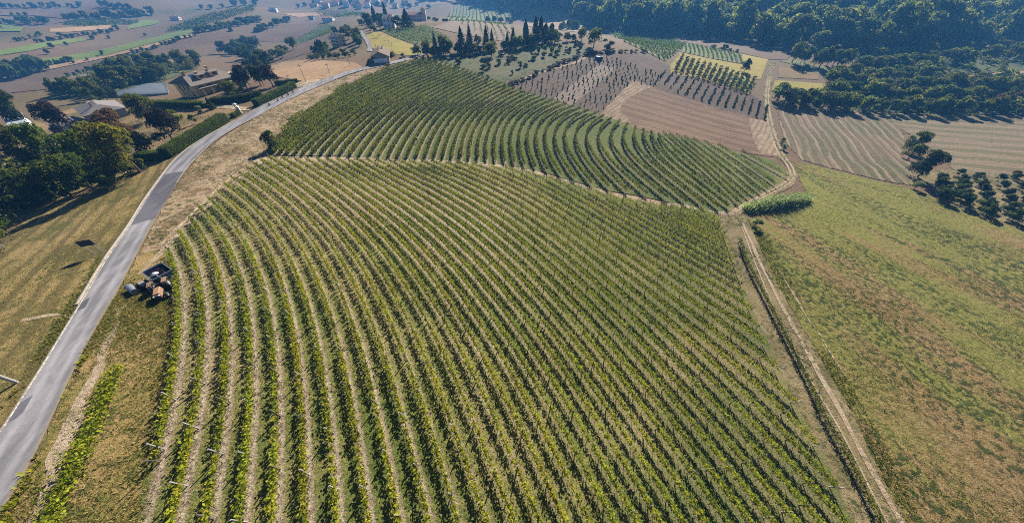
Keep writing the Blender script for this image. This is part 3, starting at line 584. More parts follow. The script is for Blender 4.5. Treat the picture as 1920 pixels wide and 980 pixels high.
MID_FREE = [[(521,289),(551,256),(600,220),(651,184),(694,162),(740,141)],[(561,293),(596,254),(641,216),(694,179),(740,156)],[(630,291),(662,250),(699,214),(740,184)],[(724,298),(747,262),(774,226),(805,197),(846,172),(900,147)],
 [(799,298),(810,266),(828,232),(855,201),(888,176),(936,154)],[(864,302),(873,266),(886,235),(911,206),(945,183),(978,167)],[(915,304),(915,266),(922,235),(942,208),(980,183)],[(969,311),(960,266),(965,239),(980,221)],
 [(988,317),(977,282),(972,256),(980,231),(1009,207),(1041,189)],[(1041,329),(1016,287),(1007,258),(1009,236),(1036,211),(1068,199)],[(1119,353),(1092,319),(1068,285),(1058,258),(1073,233),(1107,216)],
 [(1168,363),(1131,327),(1102,295),(1092,265),(1107,236),(1129,222)],[(1224,373),(1180,331),(1144,295),(1129,268),(1134,246),(1151,231)],[(1240,346),(1205,317),(1175,285),(1163,260),(1166,241)],[(1240,304),(1212,278),(1195,265),(1197,251)],
 [(1220,298),(1261,334),(1302,367),(1340,393)],[(1222,265),(1240,298),(1281,334),(1359,391)]]
MID_POLY = [(508,290),(514,276),(547,230),(592,202),(644,167),(695,144),(741,127),(787,112),(810,111),(832,120),(859,129),(906,147),(945,161),(980,174),(1016,185),(1058,198),(1107,212),(1166,232),(1205,247),(1230,253),(1300,318),(1371,386),(1361,393),(1340,395),(1220,371),(1160,360),(1120,352),(1080,340),(1040,328),(1000,317),(960,309),(900,303),(860,301),(800,298),(720,298),(640,293),(560,293)]
SIDE_FREE = [[(1236,251),(1302,312),(1373,383)],[(1275,261),(1322,298),(1363,334),(1404,367)],[(1322,273),(1373,306),(1424,342),(1442,357)],[(1389,287),(1434,318),(1463,347)]]
SIDE_POLY = [(1234,251),(1302,264),(1389,287),(1444,302),(1465,312),(1477,328),(1473,340),(1434,359),(1375,385),(1300,316)]
nearF = Phi(NEAR_KNOWN, NEAR_FREE, lambda q: 2.45 - .45 * float(sst(-10, 25, q[0])), 5)
midF = Phi({}, MID_FREE, lambda q: 2.15, 5)
sideF = Phi({}, SIDE_FREE, lambda q: 2.15, 2)
near_w, mid_w, side_w = world_poly(NEAR_POLY), world_poly(MID_POLY), world_poly(SIDE_POLY)
def grow(poly, d):
    c0 = poly.mean(0); v = poly - c0; l = np.hypot(v[:, 0], v[:, 1])[:, None]; return c0 + v * (1 + d / l)
drape('vineyard_ground', grow(near_w, .9), 'vine_soil', .055, 'straw coloured soil and grass lanes of the near vineyard', 'vineyard ground', npts=16000, attr=nearF, lush=.12)
drape('vineyard_ground', grow(mid_w, .8), 'vine_soil', .055, 'grassy soil lanes of the middle vineyard', 'vineyard ground', npts=12000, attr=midF, lush=.26)
drape('vineyard_ground', grow(side_w, .6), 'vine_soil', .058, 'soil lanes of the small vineyard block by the track bend', 'vineyard ground', npts=3000, attr=sideF, lush=.22)
ORD = 'first second third fourth fifth sixth seventh eighth ninth tenth eleventh twelfth thirteenth fourteenth fifteenth sixteenth seventeenth eighteenth nineteenth'.split()
TENS = {2: 'twent', 3: 'thirt', 4: 'fort', 5: 'fift', 6: 'sixt', 7: 'sevent', 8: 'eight', 9: 'ninet'}
def ordinal(n):
    if n < 20: return ORD[n - 1]
    p = 'hundred and ' if n > 100 else ''
    n = n % 100 or 100
    if n == 100: return 'hundredth'
    if n < 20: return p + ORD[n - 1]
    return p + (TENS[n // 10] + 'ieth' if n % 10 == 0 else TENS[n // 10] + 'y-' + ORD[n % 10 - 1])
def smallpost(h, r=.05):
    m = MB(); m.box((0, 0, h / 2), (r * 2, r * 2, h), 0, 0, .9); me = bpy.data.meshes.new('post'); me.from_pydata(m.v, [], m.f); me.update(); return me
post_me = smallpost(2.15); post_me2 = smallpost(2.0, .04)
def vine_geometry(q, seed, per_m, size, hgt=1.85, thick=.24, gap=.0, trunk=True):
    """foliage wall and trunks along a ground line, relative to its first point"""
    r = np.random.default_rng(seed)
    s = np.concatenate([[0], np.cumsum(np.hypot(*np.diff(q, axis=0).T))]); Ltot = s[-1]; n = int(Ltot * per_m)
    t = r.uniform(0, Ltot, n); vp = .5 + .5 * np.cos(2 * np.pi * t / 1.05 + 1.3 * np.sin(t * .7 + seed)); clump = noise1(t, seed) * .75 + (vp - .5) * 1.0
    keep = (clump + r.normal(0, .35, n)) > (-.95 + gap); t = t[keep]; clump = clump[keep]; n = len(t)
    x = np.interp(t, s, q[:, 0]); y = np.interp(t, s, q[:, 1]); tg = np.gradient(q, axis=0); tg /= np.hypot(tg[:, 0], tg[:, 1])[:, None]
    tx = np.interp(t, s, tg[:, 0]); ty = np.interp(t, s, tg[:, 1]); lat = r.normal(0, thick, n) * (1 + .35 * np.clip(clump, -1, 1))
    top = hgt * (1 + .13 * np.clip(clump, -1.2, 1.2)); z = .62 + (top - .62) * r.beta(1.7, 1.1, n)
    shoot = r.random(n) < .06; z[shoot] = top[shoot] + r.uniform(0, .4, shoot.sum()); lat[z < .85] *= .6
    c = np.stack([x - ty * lat, y + tx * lat, Z(x, y) + z], 1); base = np.array([q[0][0], q[0][1], z1(*q[0])])
    tint = .38 + .2 * noise1(t * .5, seed + 5) + r.normal(0, .27, n); tint[r.random(n) < .015] = 1
    v, f = leaf_quads(c - base, size * r.uniform(.7, 1.3, n), up=.85)
    parts = [(v, f, np.repeat(np.clip(tint, 0, 1), 4))]; tr = None
    if trunk:
        tt = np.arange(.4, Ltot, .95); tt = tt + r.uniform(-.1, .1, len(tt)); X = np.interp(tt, s, q[:, 0]); Y = np.interp(tt, s, q[:, 1]); Zb = Z(X, Y); m = len(tt)
        o = r.normal(0, .08, (m, 2)); a = np.stack([X, Y, Zb - .05], 1) - base; b = a + np.column_stack([o, np.full(m, .95)])
        e = np.array([(.035, 0, 0), (-.02, .03, 0), (-.02, -.03, 0)]); tv = np.concatenate([(a[:, None] + e), (b[:, None] + e * .8)], 1).reshape(-1, 3)
        k = np.arange(m)[:, None] * 6; tr = (tv, np.concatenate([k + np.array([[0, 1, 4, 3]]), k + np.array([[1, 2, 5, 4]]), k + np.array([[2, 0, 3, 5]])]))
    return base, parts[0], tr, s
nrow = 0; leaf_total = 0
def make_row(q, seed, per_m, size, mat, label, group, posts=None, gap=0.0, hgt=1.85, thick=.24, simple=False):
    global leaf_total
    base, (v, f, t), tr, s = vine_geometry(q, seed, per_m, size, hgt, thick, gap); leaf_total += len(f)
    if simple:
        v2, fs, t2 = join([(v, f, t), (tr[0], tr[1], np.zeros(len(tr[0])))])
        return tag(mesh_obj('vine_row', raw_mesh('vine_row', v2, fs, {'tint': t2}), M[mat], None, base), label, 'vine row', group)
    root = empty('vine_row', base, 0, label, 'vine row', group)
    tag(mesh_obj('foliage', raw_mesh('foliage', v, [f], {'tint': t}), M[mat], root), kind='stuff')
    tag(mesh_obj('trunk_line', raw_mesh('trunk_line', tr[0], [tr[1]]), M['bark'], root), kind='stuff')
    if posts:
        rr = np.random.default_rng(seed)
        for k, d in enumerate(np.concatenate([[.15], np.arange(posts * rr.uniform(.5, 1), s[-1] - 1, posts), [s[-1] - .15]])):
            x = np.interp(d, s, q[:, 0]); y = np.interp(d, s, q[:, 1]); endp = k == 0 or d > s[-1] - .3
            lean = rr.normal(0, .03, 2); o = mesh_obj('post', post_me, M['post_wood'] if rr.random() < .6 else M['post_dark'], root, (x - base[0], y - base[1], z1(x, y) - base[2] - .05), (lean[0] + (.22 if endp and d > 1 else 0), lean[1], rr.uniform(0, 1)))
    return root
near_rows = nearF.rows(near_w)
for n_, (k, q) in enumerate(near_rows):
    q = q[::-1] if q[0][1] < q[-1][1] else q
    d = float(np.hypot(np.hypot(*q.mean(0)), CAM_H)); per = float(np.clip(5600 / d, 62, 112)); sz = float(np.clip(.0042 * d, .155, .215))
    lab = 'vine row of the near vineyard, %s counted from the tractor' % ordinal(n_ + 1) if n_ else 'outermost vine row of the near vineyard, beside the tractor and trailer'
    gap = .38 if k < 9 else .15
    make_row(q, 100 + n_, per * (.95 if k < 9 else 1.0), sz, 'vine_leaf', lab, 'vine rows of the near vineyard', 5.5, gap, 1.4 if k < 9 else 1.5, .13 if k < 9 else .16)
mid_rows = midF.rows(mid_w)
for n_, (k, q) in enumerate(mid_rows):
    make_row(q, 400 + n_, 62, .3, 'vine_leaf_mid', 'vine row of the middle vineyard, %s from the road verge' % ordinal(n_ + 1), 'vine rows of the middle vineyard', gap=-.3, thick=.27, hgt=1.7, simple=True)
side_rows = sideF.rows(side_w)
for n_, (k, q) in enumerate(side_rows):
    make_row(q, 600 + n_, 58, .25, 'vine_leaf_mid', 'short vine row of the block by the track bend, %s from the diagonal lane' % ordinal(n_ + 1), 'vine rows of the small block by the bend', thick=.22, hgt=1.65, simple=True)
LONE = wline([(1384,456),(1392,484),(1413,527),(1443,586),(1476,650),(1511,722),(1534,777),(1554,813),(1579,857),(1604,908),(1632,965),(1671,1045)])
make_row(resamp(LONE, 120), 900, 95, .2, 'leaf_green', 'lone dark vine row between the grass headland and the track', None, 6.0, -.3, 1.35, .24)
SHR = wline([(238,692),(222,730),(210,767),(196,802),(181,842),(161,882),(139,932),(116,987),(96,1042)])
make_row(resamp(SHR, 80), 901, 150, .22, 'vine_leaf', 'bushy bright vine row between the footpath and the weedy verge', None, None, -.2, 1.5, .45)
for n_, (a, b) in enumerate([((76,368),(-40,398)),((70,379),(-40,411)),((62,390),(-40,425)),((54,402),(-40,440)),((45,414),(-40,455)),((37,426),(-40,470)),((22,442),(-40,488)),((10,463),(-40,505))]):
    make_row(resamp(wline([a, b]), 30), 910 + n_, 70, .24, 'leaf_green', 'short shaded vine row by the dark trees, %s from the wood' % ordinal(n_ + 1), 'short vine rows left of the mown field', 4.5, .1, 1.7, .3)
print('rows', len(near_rows), len(mid_rows), len(side_rows), 'leaves', leaf_total)
def far_vines(name, px, direction_px, spacing, size, per_m, mat, label, hgt=1.8):
    """rows of a far vineyard too small to single out: one joined object"""
    poly = world_poly(px); a, b = P([direction_px[0][0], direction_px[1][0]], [direction_px[0][1], direction_px[1][1]])[:, :2]; d = (b - a) / np.hypot(*(b - a)); nn = np.array([-d[1], d[0]])
    c0 = poly.mean(0); R_ = np.hypot(*(poly - c0).T).max(); pts = []
    for k in np.arange(-R_, R_, spacing):
        m = int(2 * R_ * per_m); t = rng.uniform(-R_, R_, m); q = c0 + nn * k + d * t[:, None] + nn * rng.normal(0, .25, m)[:, None]; pts.append(q)
    q = np.concatenate(pts); q = q[inside(poly, q[:, 0], q[:, 1])]
    c = np.column_stack([q, Z(q[:, 0], q[:, 1]) + rng.uniform(.3, hgt, len(q))])
    return tag(mesh_obj(name, leaf_mesh(name, c, size * rng.uniform(.7, 1.3, len(c)), rng.uniform(0, .9, len(c)), up=.4), M[mat]), label, 'vineyard', None, 'stuff')
far_vines('far_vines', [(1133,61),(1172,58),(1215,61),(1286,84),(1266,102),(1246,115),(1210,97),(1182,84)], ((1172,62),(1250,108)), 3.0, .7, 5, 'vine_leaf_far', 'vine rows striping the green hill above the sapling field')
far_vines('far_vines', [(1276,98),(1288,84),(1389,102),(1391,120),(1343,112)], ((1330,94),(1335,110)), 3.0, .6, 4, 'vine_leaf_far', 'pale vine rows above the yellow green grass field')
far_vines('far_vines', [(712,57),(759,56),(799,50),(845,76),(790,84),(775,82),(746,73)], ((750,58),(790,80)), 2.8, .6, 5, 'vine_leaf_far', 'vine rows on the hillside above the yellow meadow')
far_vines('far_vines', [(549,77),(613,46),(628,51),(623,61),(562,82)], ((560,78),(620,50)), 2.8, .6, 4, 'vine_leaf_far', 'vine rows on the green strip between ploughed fields')
far_vines('far_vines', [(838,40),(848,12),(925,14),(985,22),(990,30),(940,40)], ((885,14),(882,38)), 6.5, 1.1, 1.6, 'vine_leaf_far', 'hazy vine rows on the slope below the far woods')
far_vines('far_vines', [(852,40),(940,42),(965,60),(940,78),(890,60)], ((900,44),(905,66)), 5, .9, 1.0, 'vine_leaf_far', 'young vine rows on the pale hill behind the conifers')
far_vines('far_vines', [(1317,69),(1373,61),(1419,84),(1394,86)], ((1345,66),(1400,84)), 4, .8, .8, 'leaf_silver', 'rows of pale young plants below the wooded hill')
far_vines('far_vines', [(100,148),(192,127),(190,140),(140,148)], ((110,147),(185,130)), 3.5, .6, .9, 'leaf_hazel', 'dotted young vines on the pale field by the tree band')
far_vines('far_orchard', [(117,47),(180,38),(263,40),(250,47),(160,50)], ((120,47),(260,42)), 5, 2.0, 1.2, 'leaf_hazel', 'dark orchard on the far left slope', 3)
far_vines('far_orchard', [(310,60),(330,50),(398,27),(480,12),(478,22),(410,40),(350,58)], ((320,58),(470,16)), 5, 2.0, 1.2, 'leaf_hazel', 'dark orchard climbing the far slope', 3)
far_vines('far_orchard', [(588,22),(660,20),(690,30),(610,34)], ((600,22),(650,32)), 5, 1.6, .8, 'leaf_hazel', 'hazy orchard rows beside the village', 3)
far_vines('far_orchard', [(0,118),(40,106),(75,102),(70,110),(0,130)], ((0,118),(60,106)), 7, 1.3, .8, 'leaf_hazel', 'sapling rows above the dark grove at the left border', 2)

# ------------------------------------------------------------------ trees
def crown_pts(kind, n, seed):
    """unit crown: 1 tall, 1 wide; returns points, outward directions, tint"""
    r = np.random.default_rng(seed)
    if kind in ('broad', 'bush', 'hazel'):
        m = {'broad': 22, 'bush': 10, 'hazel': 13}[kind]; lo = {'broad': .0, 'bush': -.06, 'hazel': .0}[kind]
        a = r.uniform(0, 2 * np.pi, m); rad = np.sqrt(r.random(m)) * .34; zc = lo + .14 + (.70 - lo) * r.random(m) ** .75; shrink = 1 - .75 * np.abs((zc - .42) / .55) ** 2
        cen = np.stack([np.cos(a) * rad * shrink, np.sin(a) * rad * shrink, zc], 1); br = r.uniform(.12, .22, m)
        w_ = br ** 2; k = r.choice(m, n, p=w_ / w_.sum()); d = r.normal(0, 1, (n, 3)); d /= np.linalg.norm(d, axis=1)[:, None]; d[:, 2] = np.where(d[:, 2] < -.3, -d[:, 2], d[:, 2])
        p = cen[k] + d * br[k][:, None] * (r.uniform(.55, 1.12, n) ** .6)[:, None] * np.array([1, 1, .85])
        tint = .3 + .25 * r.normal(0, 1, m)[k] * .6 + r.normal(0, .2, n)
        return p, d * 1.2, tint
    if kind in ('conifer', 'cypress', 'poplar'):
        z = r.random(n) ** (1.25 if kind == 'conifer' else .9)
        a = r.uniform(0, 2 * np.pi, n)
        if kind == 'conifer':
            z = .07 + .93 * z; prof = (1 - z) ** .85 * .5 * (.75 + .35 * np.abs(np.sin(z * 26))) * (1 + .25 * np.sin(a * 5 + z * 30)); prof = np.maximum(prof, .015)
        else:
            z = .06 + .94 * z; prof = .5 * np.sin(np.pi * np.clip(z, 0, 1) ** .75) ** .6 * (1 + .2 * np.sin(a * 3 + z * 14))
        rr_ = prof * r.uniform(.45, 1.08, n) ** .5; p = np.stack([np.cos(a) * rr_, np.sin(a) * rr_, z - (.05 * rr_ if kind == 'conifer' else 0)], 1)
        d = np.stack([np.cos(a), np.sin(a), np.full(n, .35)], 1); return p, d, .35 + r.normal(0, .25, n)
def trunk_geo(kind, seed):
    r = np.random.default_rng(seed); m = MB(); top = .55 if kind in ('broad', 'hazel') else .9
    if kind == 'bush': top = .35
    m.tube((0, 0, -.03), (.01, 0, top * .5), .035, .026, 7, False); m.tube((.01, 0, top * .5), (0, .015, top), .026, .01, 7, False)
    for k in range(6 if kind in ('broad', 'hazel') else 3):
        a = r.uniform(0, 6.28); z0 = top * r.uniform(.4, .9); m.tube((0, 0, z0), (math.cos(a) * .27, math.sin(a) * .27, z0 + r.uniform(.12, .25)), .016, .005, 5, False)
    return m
VAR = {}
def variants(key, kind, cnt, n, size, seed):
    for i in range(cnt):
        p, d, t = crown_pts(kind, n, seed + i); v, f = leaf_quads(p, size * rng.uniform(.6, 1.4, n), up=.35, nrm=d, spread=.65)
        m = trunk_geo(kind, seed + i); me = bpy.data.meshes.new('trunk'); me.from_pydata(m.v, [], m.f); me.update()
        cm = raw_mesh('crown', v, [f], {'tint': np.repeat(np.clip(t, 0, 1), 4)})
        tv = np.array(m.v); tf = np.array([q for q in m.f]); jv, jf, jt = join([(v, f, np.repeat(np.clip(t, 0, 1), 4)), (tv, tf, np.zeros(len(tv)))])
        VAR.setdefault(key, []).append((cm, me, raw_mesh('small_tree', jv, jf, {'tint': jt})))
variants('broad_big', 'broad', 4, 4200, .046, 11); variants('broad', 'broad', 5, 1300, .078, 31); variants('bush', 'bush', 4, 900, .09, 51)
variants('hazel', 'hazel', 3, 1100, .085, 61); variants('conifer', 'conifer', 3, 1500, .075, 71); variants('poplar', 'poplar', 2, 1300, .10, 81); variants('tiny', 'broad', 4, 260, .22, 91)
NAMES = {'broad_big': 'broadleaf_tree', 'broad': 'broadleaf_tree', 'bush': 'bush', 'hazel': 'hazel_tree', 'conifer': 'conifer_tree', 'poplar': 'poplar_tree', 'tiny': 'broadleaf_tree'}
ntree = 0
TREES = []
def tree(px, py, hpx, wpx, key, mat, label, group=None, small=None, dz=0.0):
    """a tree whose foot is near (px, py); its picture height is hpx, its crown centre stands over px"""
    hpx *= .86 if key == 'broad_big' and px < 400 else 1
    hyp = math.hypot(px - 960, 1035 - py); hl = hpx * hyp / (1035 - py)
    TREES.append((hpx * wpx if not (small or (small is None and hpx < 15)) else hpx * wpx * .5, px - .5 * hl * (px - 960) / hyp, py, hl, hpx, wpx, key, mat, label, group, hpx < 15 if small is None else small))
def plant_trees(limit=290):
    order = sorted(range(len(TREES)), key=lambda i: -TREES[i][0]); own = set(); m = 0
    for i in order:
        if NAMES[TREES[i][6]] != 'broadleaf_tree': own.add(i)
        elif m < limit: own.add(i); m += 1
    rest = []
    for i, (_, px, py, hl, hpx, wpx, key, mat, label, group, small) in enumerate(TREES):
        p = p1(px, py); h = vh(p, hl); wd = wpx * pxm(p + np.array([0, 0, h * .6])) / math.sqrt(1 + ((px - 960) / FOC) ** 2)
        cm, tm, sm = VAR[key][random.randrange(len(VAR[key]))]; sc = (wd * 1.0, wd * 1.0, h); rz = random.uniform(0, 6.28); cat = 'bush' if key == 'bush' else 'tree'; p = (p[0], p[1], p[2] - .05)
        if i not in own: rest.append((sm if key == 'tiny' else VAR['tiny'][random.randrange(4)][2], p, rz, sc, mat))
        elif small: tag(mesh_obj(NAMES[key], sm, M[mat], None, p, (0, 0, rz), sc), label, cat, group)
        else:
            root = empty(NAMES[key], p, rz, label, cat, group)
            mesh_obj('crown', cm, M[mat], root, sc=sc); mesh_obj('trunk', tm, M['bark'], root, sc=(min(wd, h), min(wd, h), h))
    # the smallest far trees, past the number one could count: one mass
    vs, fs, ts, ms, o = [], [], [], [], 0; mats = sorted({q[4] for q in rest}); cache = {}
    for me, p, rz, sc, mat in rest:
        if me.name not in cache:
            v = np.empty(len(me.vertices) * 3, np.float32); me.vertices.foreach_get('co', v); t = np.empty(len(me.vertices), np.float32); me.attributes['tint'].data.foreach_get('value', t)
            cache[me.name] = (v.reshape(-1, 3), t, np.array([list(q.vertices) for q in me.polygons if len(q.vertices) == 4]))
        v, t, f = cache[me.name]; c_, s_ = math.cos(rz), math.sin(rz); v = v * np.array(sc); v = np.stack([v[:, 0] * c_ - v[:, 1] * s_, v[:, 0] * s_ + v[:, 1] * c_, v[:, 2]], 1) + np.array(p)
        vs.append(v); fs.append(f + o); ts.append(t); ms.append(np.full(len(f), mats.index(mat), np.int32)); o += len(v)
    if rest:
        me = raw_mesh('distant_trees', np.concatenate(vs), [np.concatenate(fs)], {'tint': np.concatenate(ts)})
        for q in mats: me.materials.append(M[q])
        me.polygons.foreach_set('material_index', np.concatenate(ms)); ob = bpy.data.objects.new('distant_trees', me); link(ob); tag(ob, 'small far trees and hedge bushes scattered beyond the nearer fields', 'trees', None, 'stuff')
    print('trees', len(TREES), 'joined', len(rest))
def band(pts, n, hpx, wpx, keys, mats, label, group, jx=4, jy=2, small=None):
    q = np.asarray(pts, float); s = np.concatenate([[0], np.cumsum(np.hypot(*np.diff(q, axis=0).T))])
    side = 'left' if q[0][0] < q[-1][0] else 'right'
    for i_, t in enumerate(np.linspace(0, s[-1], n)):
        x = np.interp(t, s, q[:, 0]) + random.uniform(-jx, jx); y = np.interp(t, s, q[:, 1]) + random.uniform(-jy, jy); f = random.uniform(.75, 1.25)
        tree(x, y, hpx * f, wpx * f * random.uniform(.85, 1.15), random.choice(keys), random.choice(mats), label + ', ' + ordinal(i_ + 1) + ' from the ' + side, group, small)
B1, B2 = ['broad'], ['broad', 'bush']; GR = ['leaf_green', 'leaf_olive', 'leaf_dark']
# the garden at the left
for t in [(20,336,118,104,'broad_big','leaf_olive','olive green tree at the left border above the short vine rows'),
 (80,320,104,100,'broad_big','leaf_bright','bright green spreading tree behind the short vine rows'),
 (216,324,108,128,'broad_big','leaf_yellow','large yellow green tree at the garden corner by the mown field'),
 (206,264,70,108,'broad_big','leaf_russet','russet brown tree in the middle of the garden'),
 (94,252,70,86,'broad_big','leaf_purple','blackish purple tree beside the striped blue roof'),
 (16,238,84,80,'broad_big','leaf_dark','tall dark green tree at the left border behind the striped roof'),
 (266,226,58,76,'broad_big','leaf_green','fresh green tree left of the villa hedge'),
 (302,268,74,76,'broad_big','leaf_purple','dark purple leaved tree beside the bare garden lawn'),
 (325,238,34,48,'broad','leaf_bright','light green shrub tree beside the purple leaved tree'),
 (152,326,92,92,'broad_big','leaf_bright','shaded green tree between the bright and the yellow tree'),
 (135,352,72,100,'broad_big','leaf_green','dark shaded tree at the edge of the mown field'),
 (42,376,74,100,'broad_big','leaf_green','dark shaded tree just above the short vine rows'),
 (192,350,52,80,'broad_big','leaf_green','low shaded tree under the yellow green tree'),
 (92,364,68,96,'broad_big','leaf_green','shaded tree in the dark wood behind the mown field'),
 (361,232,20,20,'bush','leaf_bright','small round clipped bush on the bare lawn'),
 (372,212,14,22,'bush','leaf_silver','pale feathery pampas bush by the villa hedge'),
 (425,178,26,52,'broad_big','leaf_bright','round bright green tree right of the villa'),
 (452,172,18,26,'bush','leaf_silver','grey green rounded shrub right of the villa'),
 (392,205,22,22,'conifer','leaf_conifer','dark conifer shrub at the villa driveway'),
 (505,281,38,40,'broad_big','leaf_green','lone bushy tree on the dry verge by the track'),
 (726,126,12,16,'bush','leaf_olive','grey bush on the verge opposite the farmhouse')]: tree(*t)
band([(-10,395),(60,385),(120,365),(190,345),(250,318)], 12, 26, 44, ['bush'], ['leaf_dark', 'leaf_green'], 'low shaded shrub at the edge of the mown field', 'shrubs under the garden trees', 6, 6)
band([(30,330),(100,300),(150,280),(250,285)], 9, 36, 50, B1, ['leaf_green', 'leaf_olive', 'leaf_bright'], 'leafy tree filling the garden between the larger trees', 'filler trees of the garden', 10, 6)
band([(150,192),(205,188)], 5, 26, 32, B2, ['leaf_green', 'leaf_dark'], 'dark hedge tree behind the grey roofed garden house', 'trees behind the garden houses')
band([(95,180),(120,176),(150,178),(180,178)], 12, 32, 34, B1, ['leaf_olive', 'leaf_green'], 'olive tree at the lower end of the dark tree band', 'trees of the band behind the villa', 7, 5)
band([(190,158),(225,162),(265,152),(300,148)], 18, 34, 40, B1, ['leaf_green', 'leaf_dark', 'leaf_olive'], 'dark tree in the band behind the villa', 'trees of the band behind the villa', 6, 4)
band([(205,140),(260,128),(300,124),(345,126),(365,122)], 14, 26, 34, B1, ['leaf_green', 'leaf_olive'], 'tree along the upper edge of the band behind the villa', 'trees of the band behind the villa', 6, 3)
tree(370, 124, 14, 22, 'broad', 'leaf_russet', 'reddish tree at the end of the band behind the villa')
band([(440,170),(470,165),(500,162)], 6, 38, 36, B1, ['leaf_dark', 'leaf_purple', 'leaf_green'], 'dark tree above the clipped hedge right of the villa', 'dark trees right of the villa', 8, 5)
band([(465,142),(500,128)], 4, 36, 34, B1, ['leaf_dark', 'leaf_green'], 'dark tree at the left of the tan stubble field', 'dark trees right of the villa', 6, 3)
band([(415,100),(440,108),(475,112),(440,96),(480,98)], 14, 24, 32, B1, ['leaf_green', 'leaf_dark'], 'dark round tree in the grove below the ploughed field', 'grove below the ploughed field', 6, 5)
band([(482,122),(520,108),(548,92)], 8, 20, 26, B2, ['leaf_bright', 'leaf_olive'], 'bright green bushy tree left of the tan field', 'bright trees left of the tan field', 5, 3)
band([(582,112),(632,110)], 5, 13, 17, B1, ['leaf_green', 'leaf_olive'], 'small orchard tree behind the tan field', 'orchard trees behind the tan field', 2, 1, False)
band([(590,100),(612,98)], 5, 22, 20, ['broad', 'conifer'], ['leaf_dark', 'leaf_green'], 'dark tree left of the balcony house', 'trees around the balcony house', 4, 3)
band([(632,62),(668,76),(676,92)], 8, 20, 22, B1, ['leaf_green', 'leaf_dark', 'leaf_olive'], 'tree beside the road above the balcony house', 'trees around the balcony house', 6, 5)
band([(648,108),(660,104)], 3, 14, 20, B2, ['leaf_green', 'leaf_bright'], 'green bush at the back of the farmhouse', 'bushes behind the farmhouse')
band([(728,108),(752,106)], 3, 9, 16, B2, ['leaf_olive', 'leaf_dark'], 'low tree right of the farmhouse', 'low trees by the farmhouse')
tree(781, 104, 21, 24, 'broad', 'leaf_green', 'rounded tree at the edge of the yellow meadow', None, False)
band([(690,50),(715,46),(740,50)], 9, 24, 20, ['broad', 'broad', 'conifer'], ['leaf_dark', 'leaf_conifer', 'leaf_green'], 'dark tree around the white villa', 'dark trees around the white villa', 6, 4)
tree(722, 46, 42, 15, 'conifer', 'leaf_conifer', 'tallest dark conifer beside the white villa', None, False)
tree(761, 53, 36, 32, 'conifer', 'leaf_conifer', 'broad dark conifer right of the white villa', None, False)
tree(700, 42, 32, 8, 'poplar', 'leaf_conifer', 'slender dark cypress left of the white villa', None, False)
band([(680,46),(704,60)], 6, 12, 14, B1, ['leaf_green'], 'round roadside tree below the white villa', 'round trees by the upper road', 5, 4)
# conifers and broadleaf trees on the ridge
for t in [(864,100,50,24,'conifer','leaf_conifer','broad dark fir, left one of the pair of firs on the ridge'), (880,100,54,19,'conifer','leaf_conifer','slim dark fir, right one of the pair of firs on the ridge'), (911,95,48,18,'conifer','leaf_dark','sparse topped pine behind the yellow green tree on the ridge'),
 (922,90,36,13,'conifer','leaf_conifer','narrow dark conifer right of the sparse pine'), (815,106,46,15,'conifer','leaf_conifer','narrow dark spruce above the vineyard corner'), (799,108,34,22,'broad','leaf_olive','olive leafy tree at the road end above the vineyard'),
 (829,105,42,24,'broad','leaf_olive','tall olive green tree right of the narrow spruce'), (842,104,30,22,'broad','leaf_green','rounded green tree left of the pair of firs'), (921,107,30,28,'broad','leaf_yellow','yellow green tree on the slope in front of the pine'),
 (896,93,30,16,'broad','leaf_olive','pale olive tree between the firs and the pine'), (951,92,34,12,'conifer','leaf_conifer','leftmost narrow conifer of the second ridge group'), (962,90,40,16,'conifer','leaf_dark','conical tree in the second ridge group'), (975,92,26,22,'broad','leaf_green','leafy tree in front of the second ridge group'),
 (988,88,42,17,'conifer','leaf_conifer','tall dark conifer left of the poplars'), (985,78,40,9,'poplar','leaf_conifer','short poplar left of the tallest poplars'), (1004,80,48,11,'poplar','leaf_conifer','left one of the two tallest poplars on the ridge'), (1014,82,50,12,'poplar','leaf_conifer','right one of the two tallest poplars on the ridge'),
 (1023,80,36,13,'poplar','leaf_dark','shorter poplar right of the tallest pair'), (1034,78,34,15,'poplar','leaf_olive','bushy poplar at the right of the poplar group'), (1063,78,18,18,'broad','leaf_dark','round dark tree right of the poplars'), (1075,77,13,13,'broad','leaf_dark','small round dark tree right of the poplars'),
 (1092,78,26,22,'broad','leaf_olive','olive tree at the right end of the ridge'), (1116,90,38,34,'broad','leaf_bright','large light green tree at the right end of the ridge'), (1141,94,25,25,'bush','leaf_dark','dark rounded tree beside the large light green tree'), (1048,74,14,14,'broad','leaf_dark','small dark tree behind the poplar group')]: tree(*t, None, False)
band([(800,108),(850,104),(905,99),(950,95),(990,90),(1045,80)], 20, 22, 19, B1, ['leaf_olive', 'leaf_green', 'leaf_dark', 'leaf_bright'], 'leafy tree filling the ridge belt between the conifers', 'leafy trees of the ridge belt', 5, 2, False)
band([(830,108),(905,104)], 6, 8, 16, ['bush'], ['leaf_dark', 'leaf_green'], 'dark bush under the ridge firs', 'bushes on the scrub slope', 4, 3)
for x, y, hh in [(857,124,14),(905,135,16),(915,130,12),(935,122,12),(913,150,10),(955,118,14),(965,112,13),(1000,112,14),(1020,108,12),(1045,105,12),(985,126,10),(1065,98,14),(940,106,12),(1085,96,12)]:
    tree(x, y, hh, hh * 1.2, 'bush', random.choice(['leaf_dark', 'leaf_green', 'leaf_green']), 'dark bush scattered on the scrub slope', 'bushes on the scrub slope')
for x, y, hh in [(975,128,14),(1010,100,14),(1022,98,14),(1035,101,14),(1050,94,12),(960,140,9),(1080,86,12)]:
    tree(x, y, hh, hh * .7, 'tiny', 'leaf_bright', 'light green sapling on the scrub slope', 'saplings on the scrub slope')
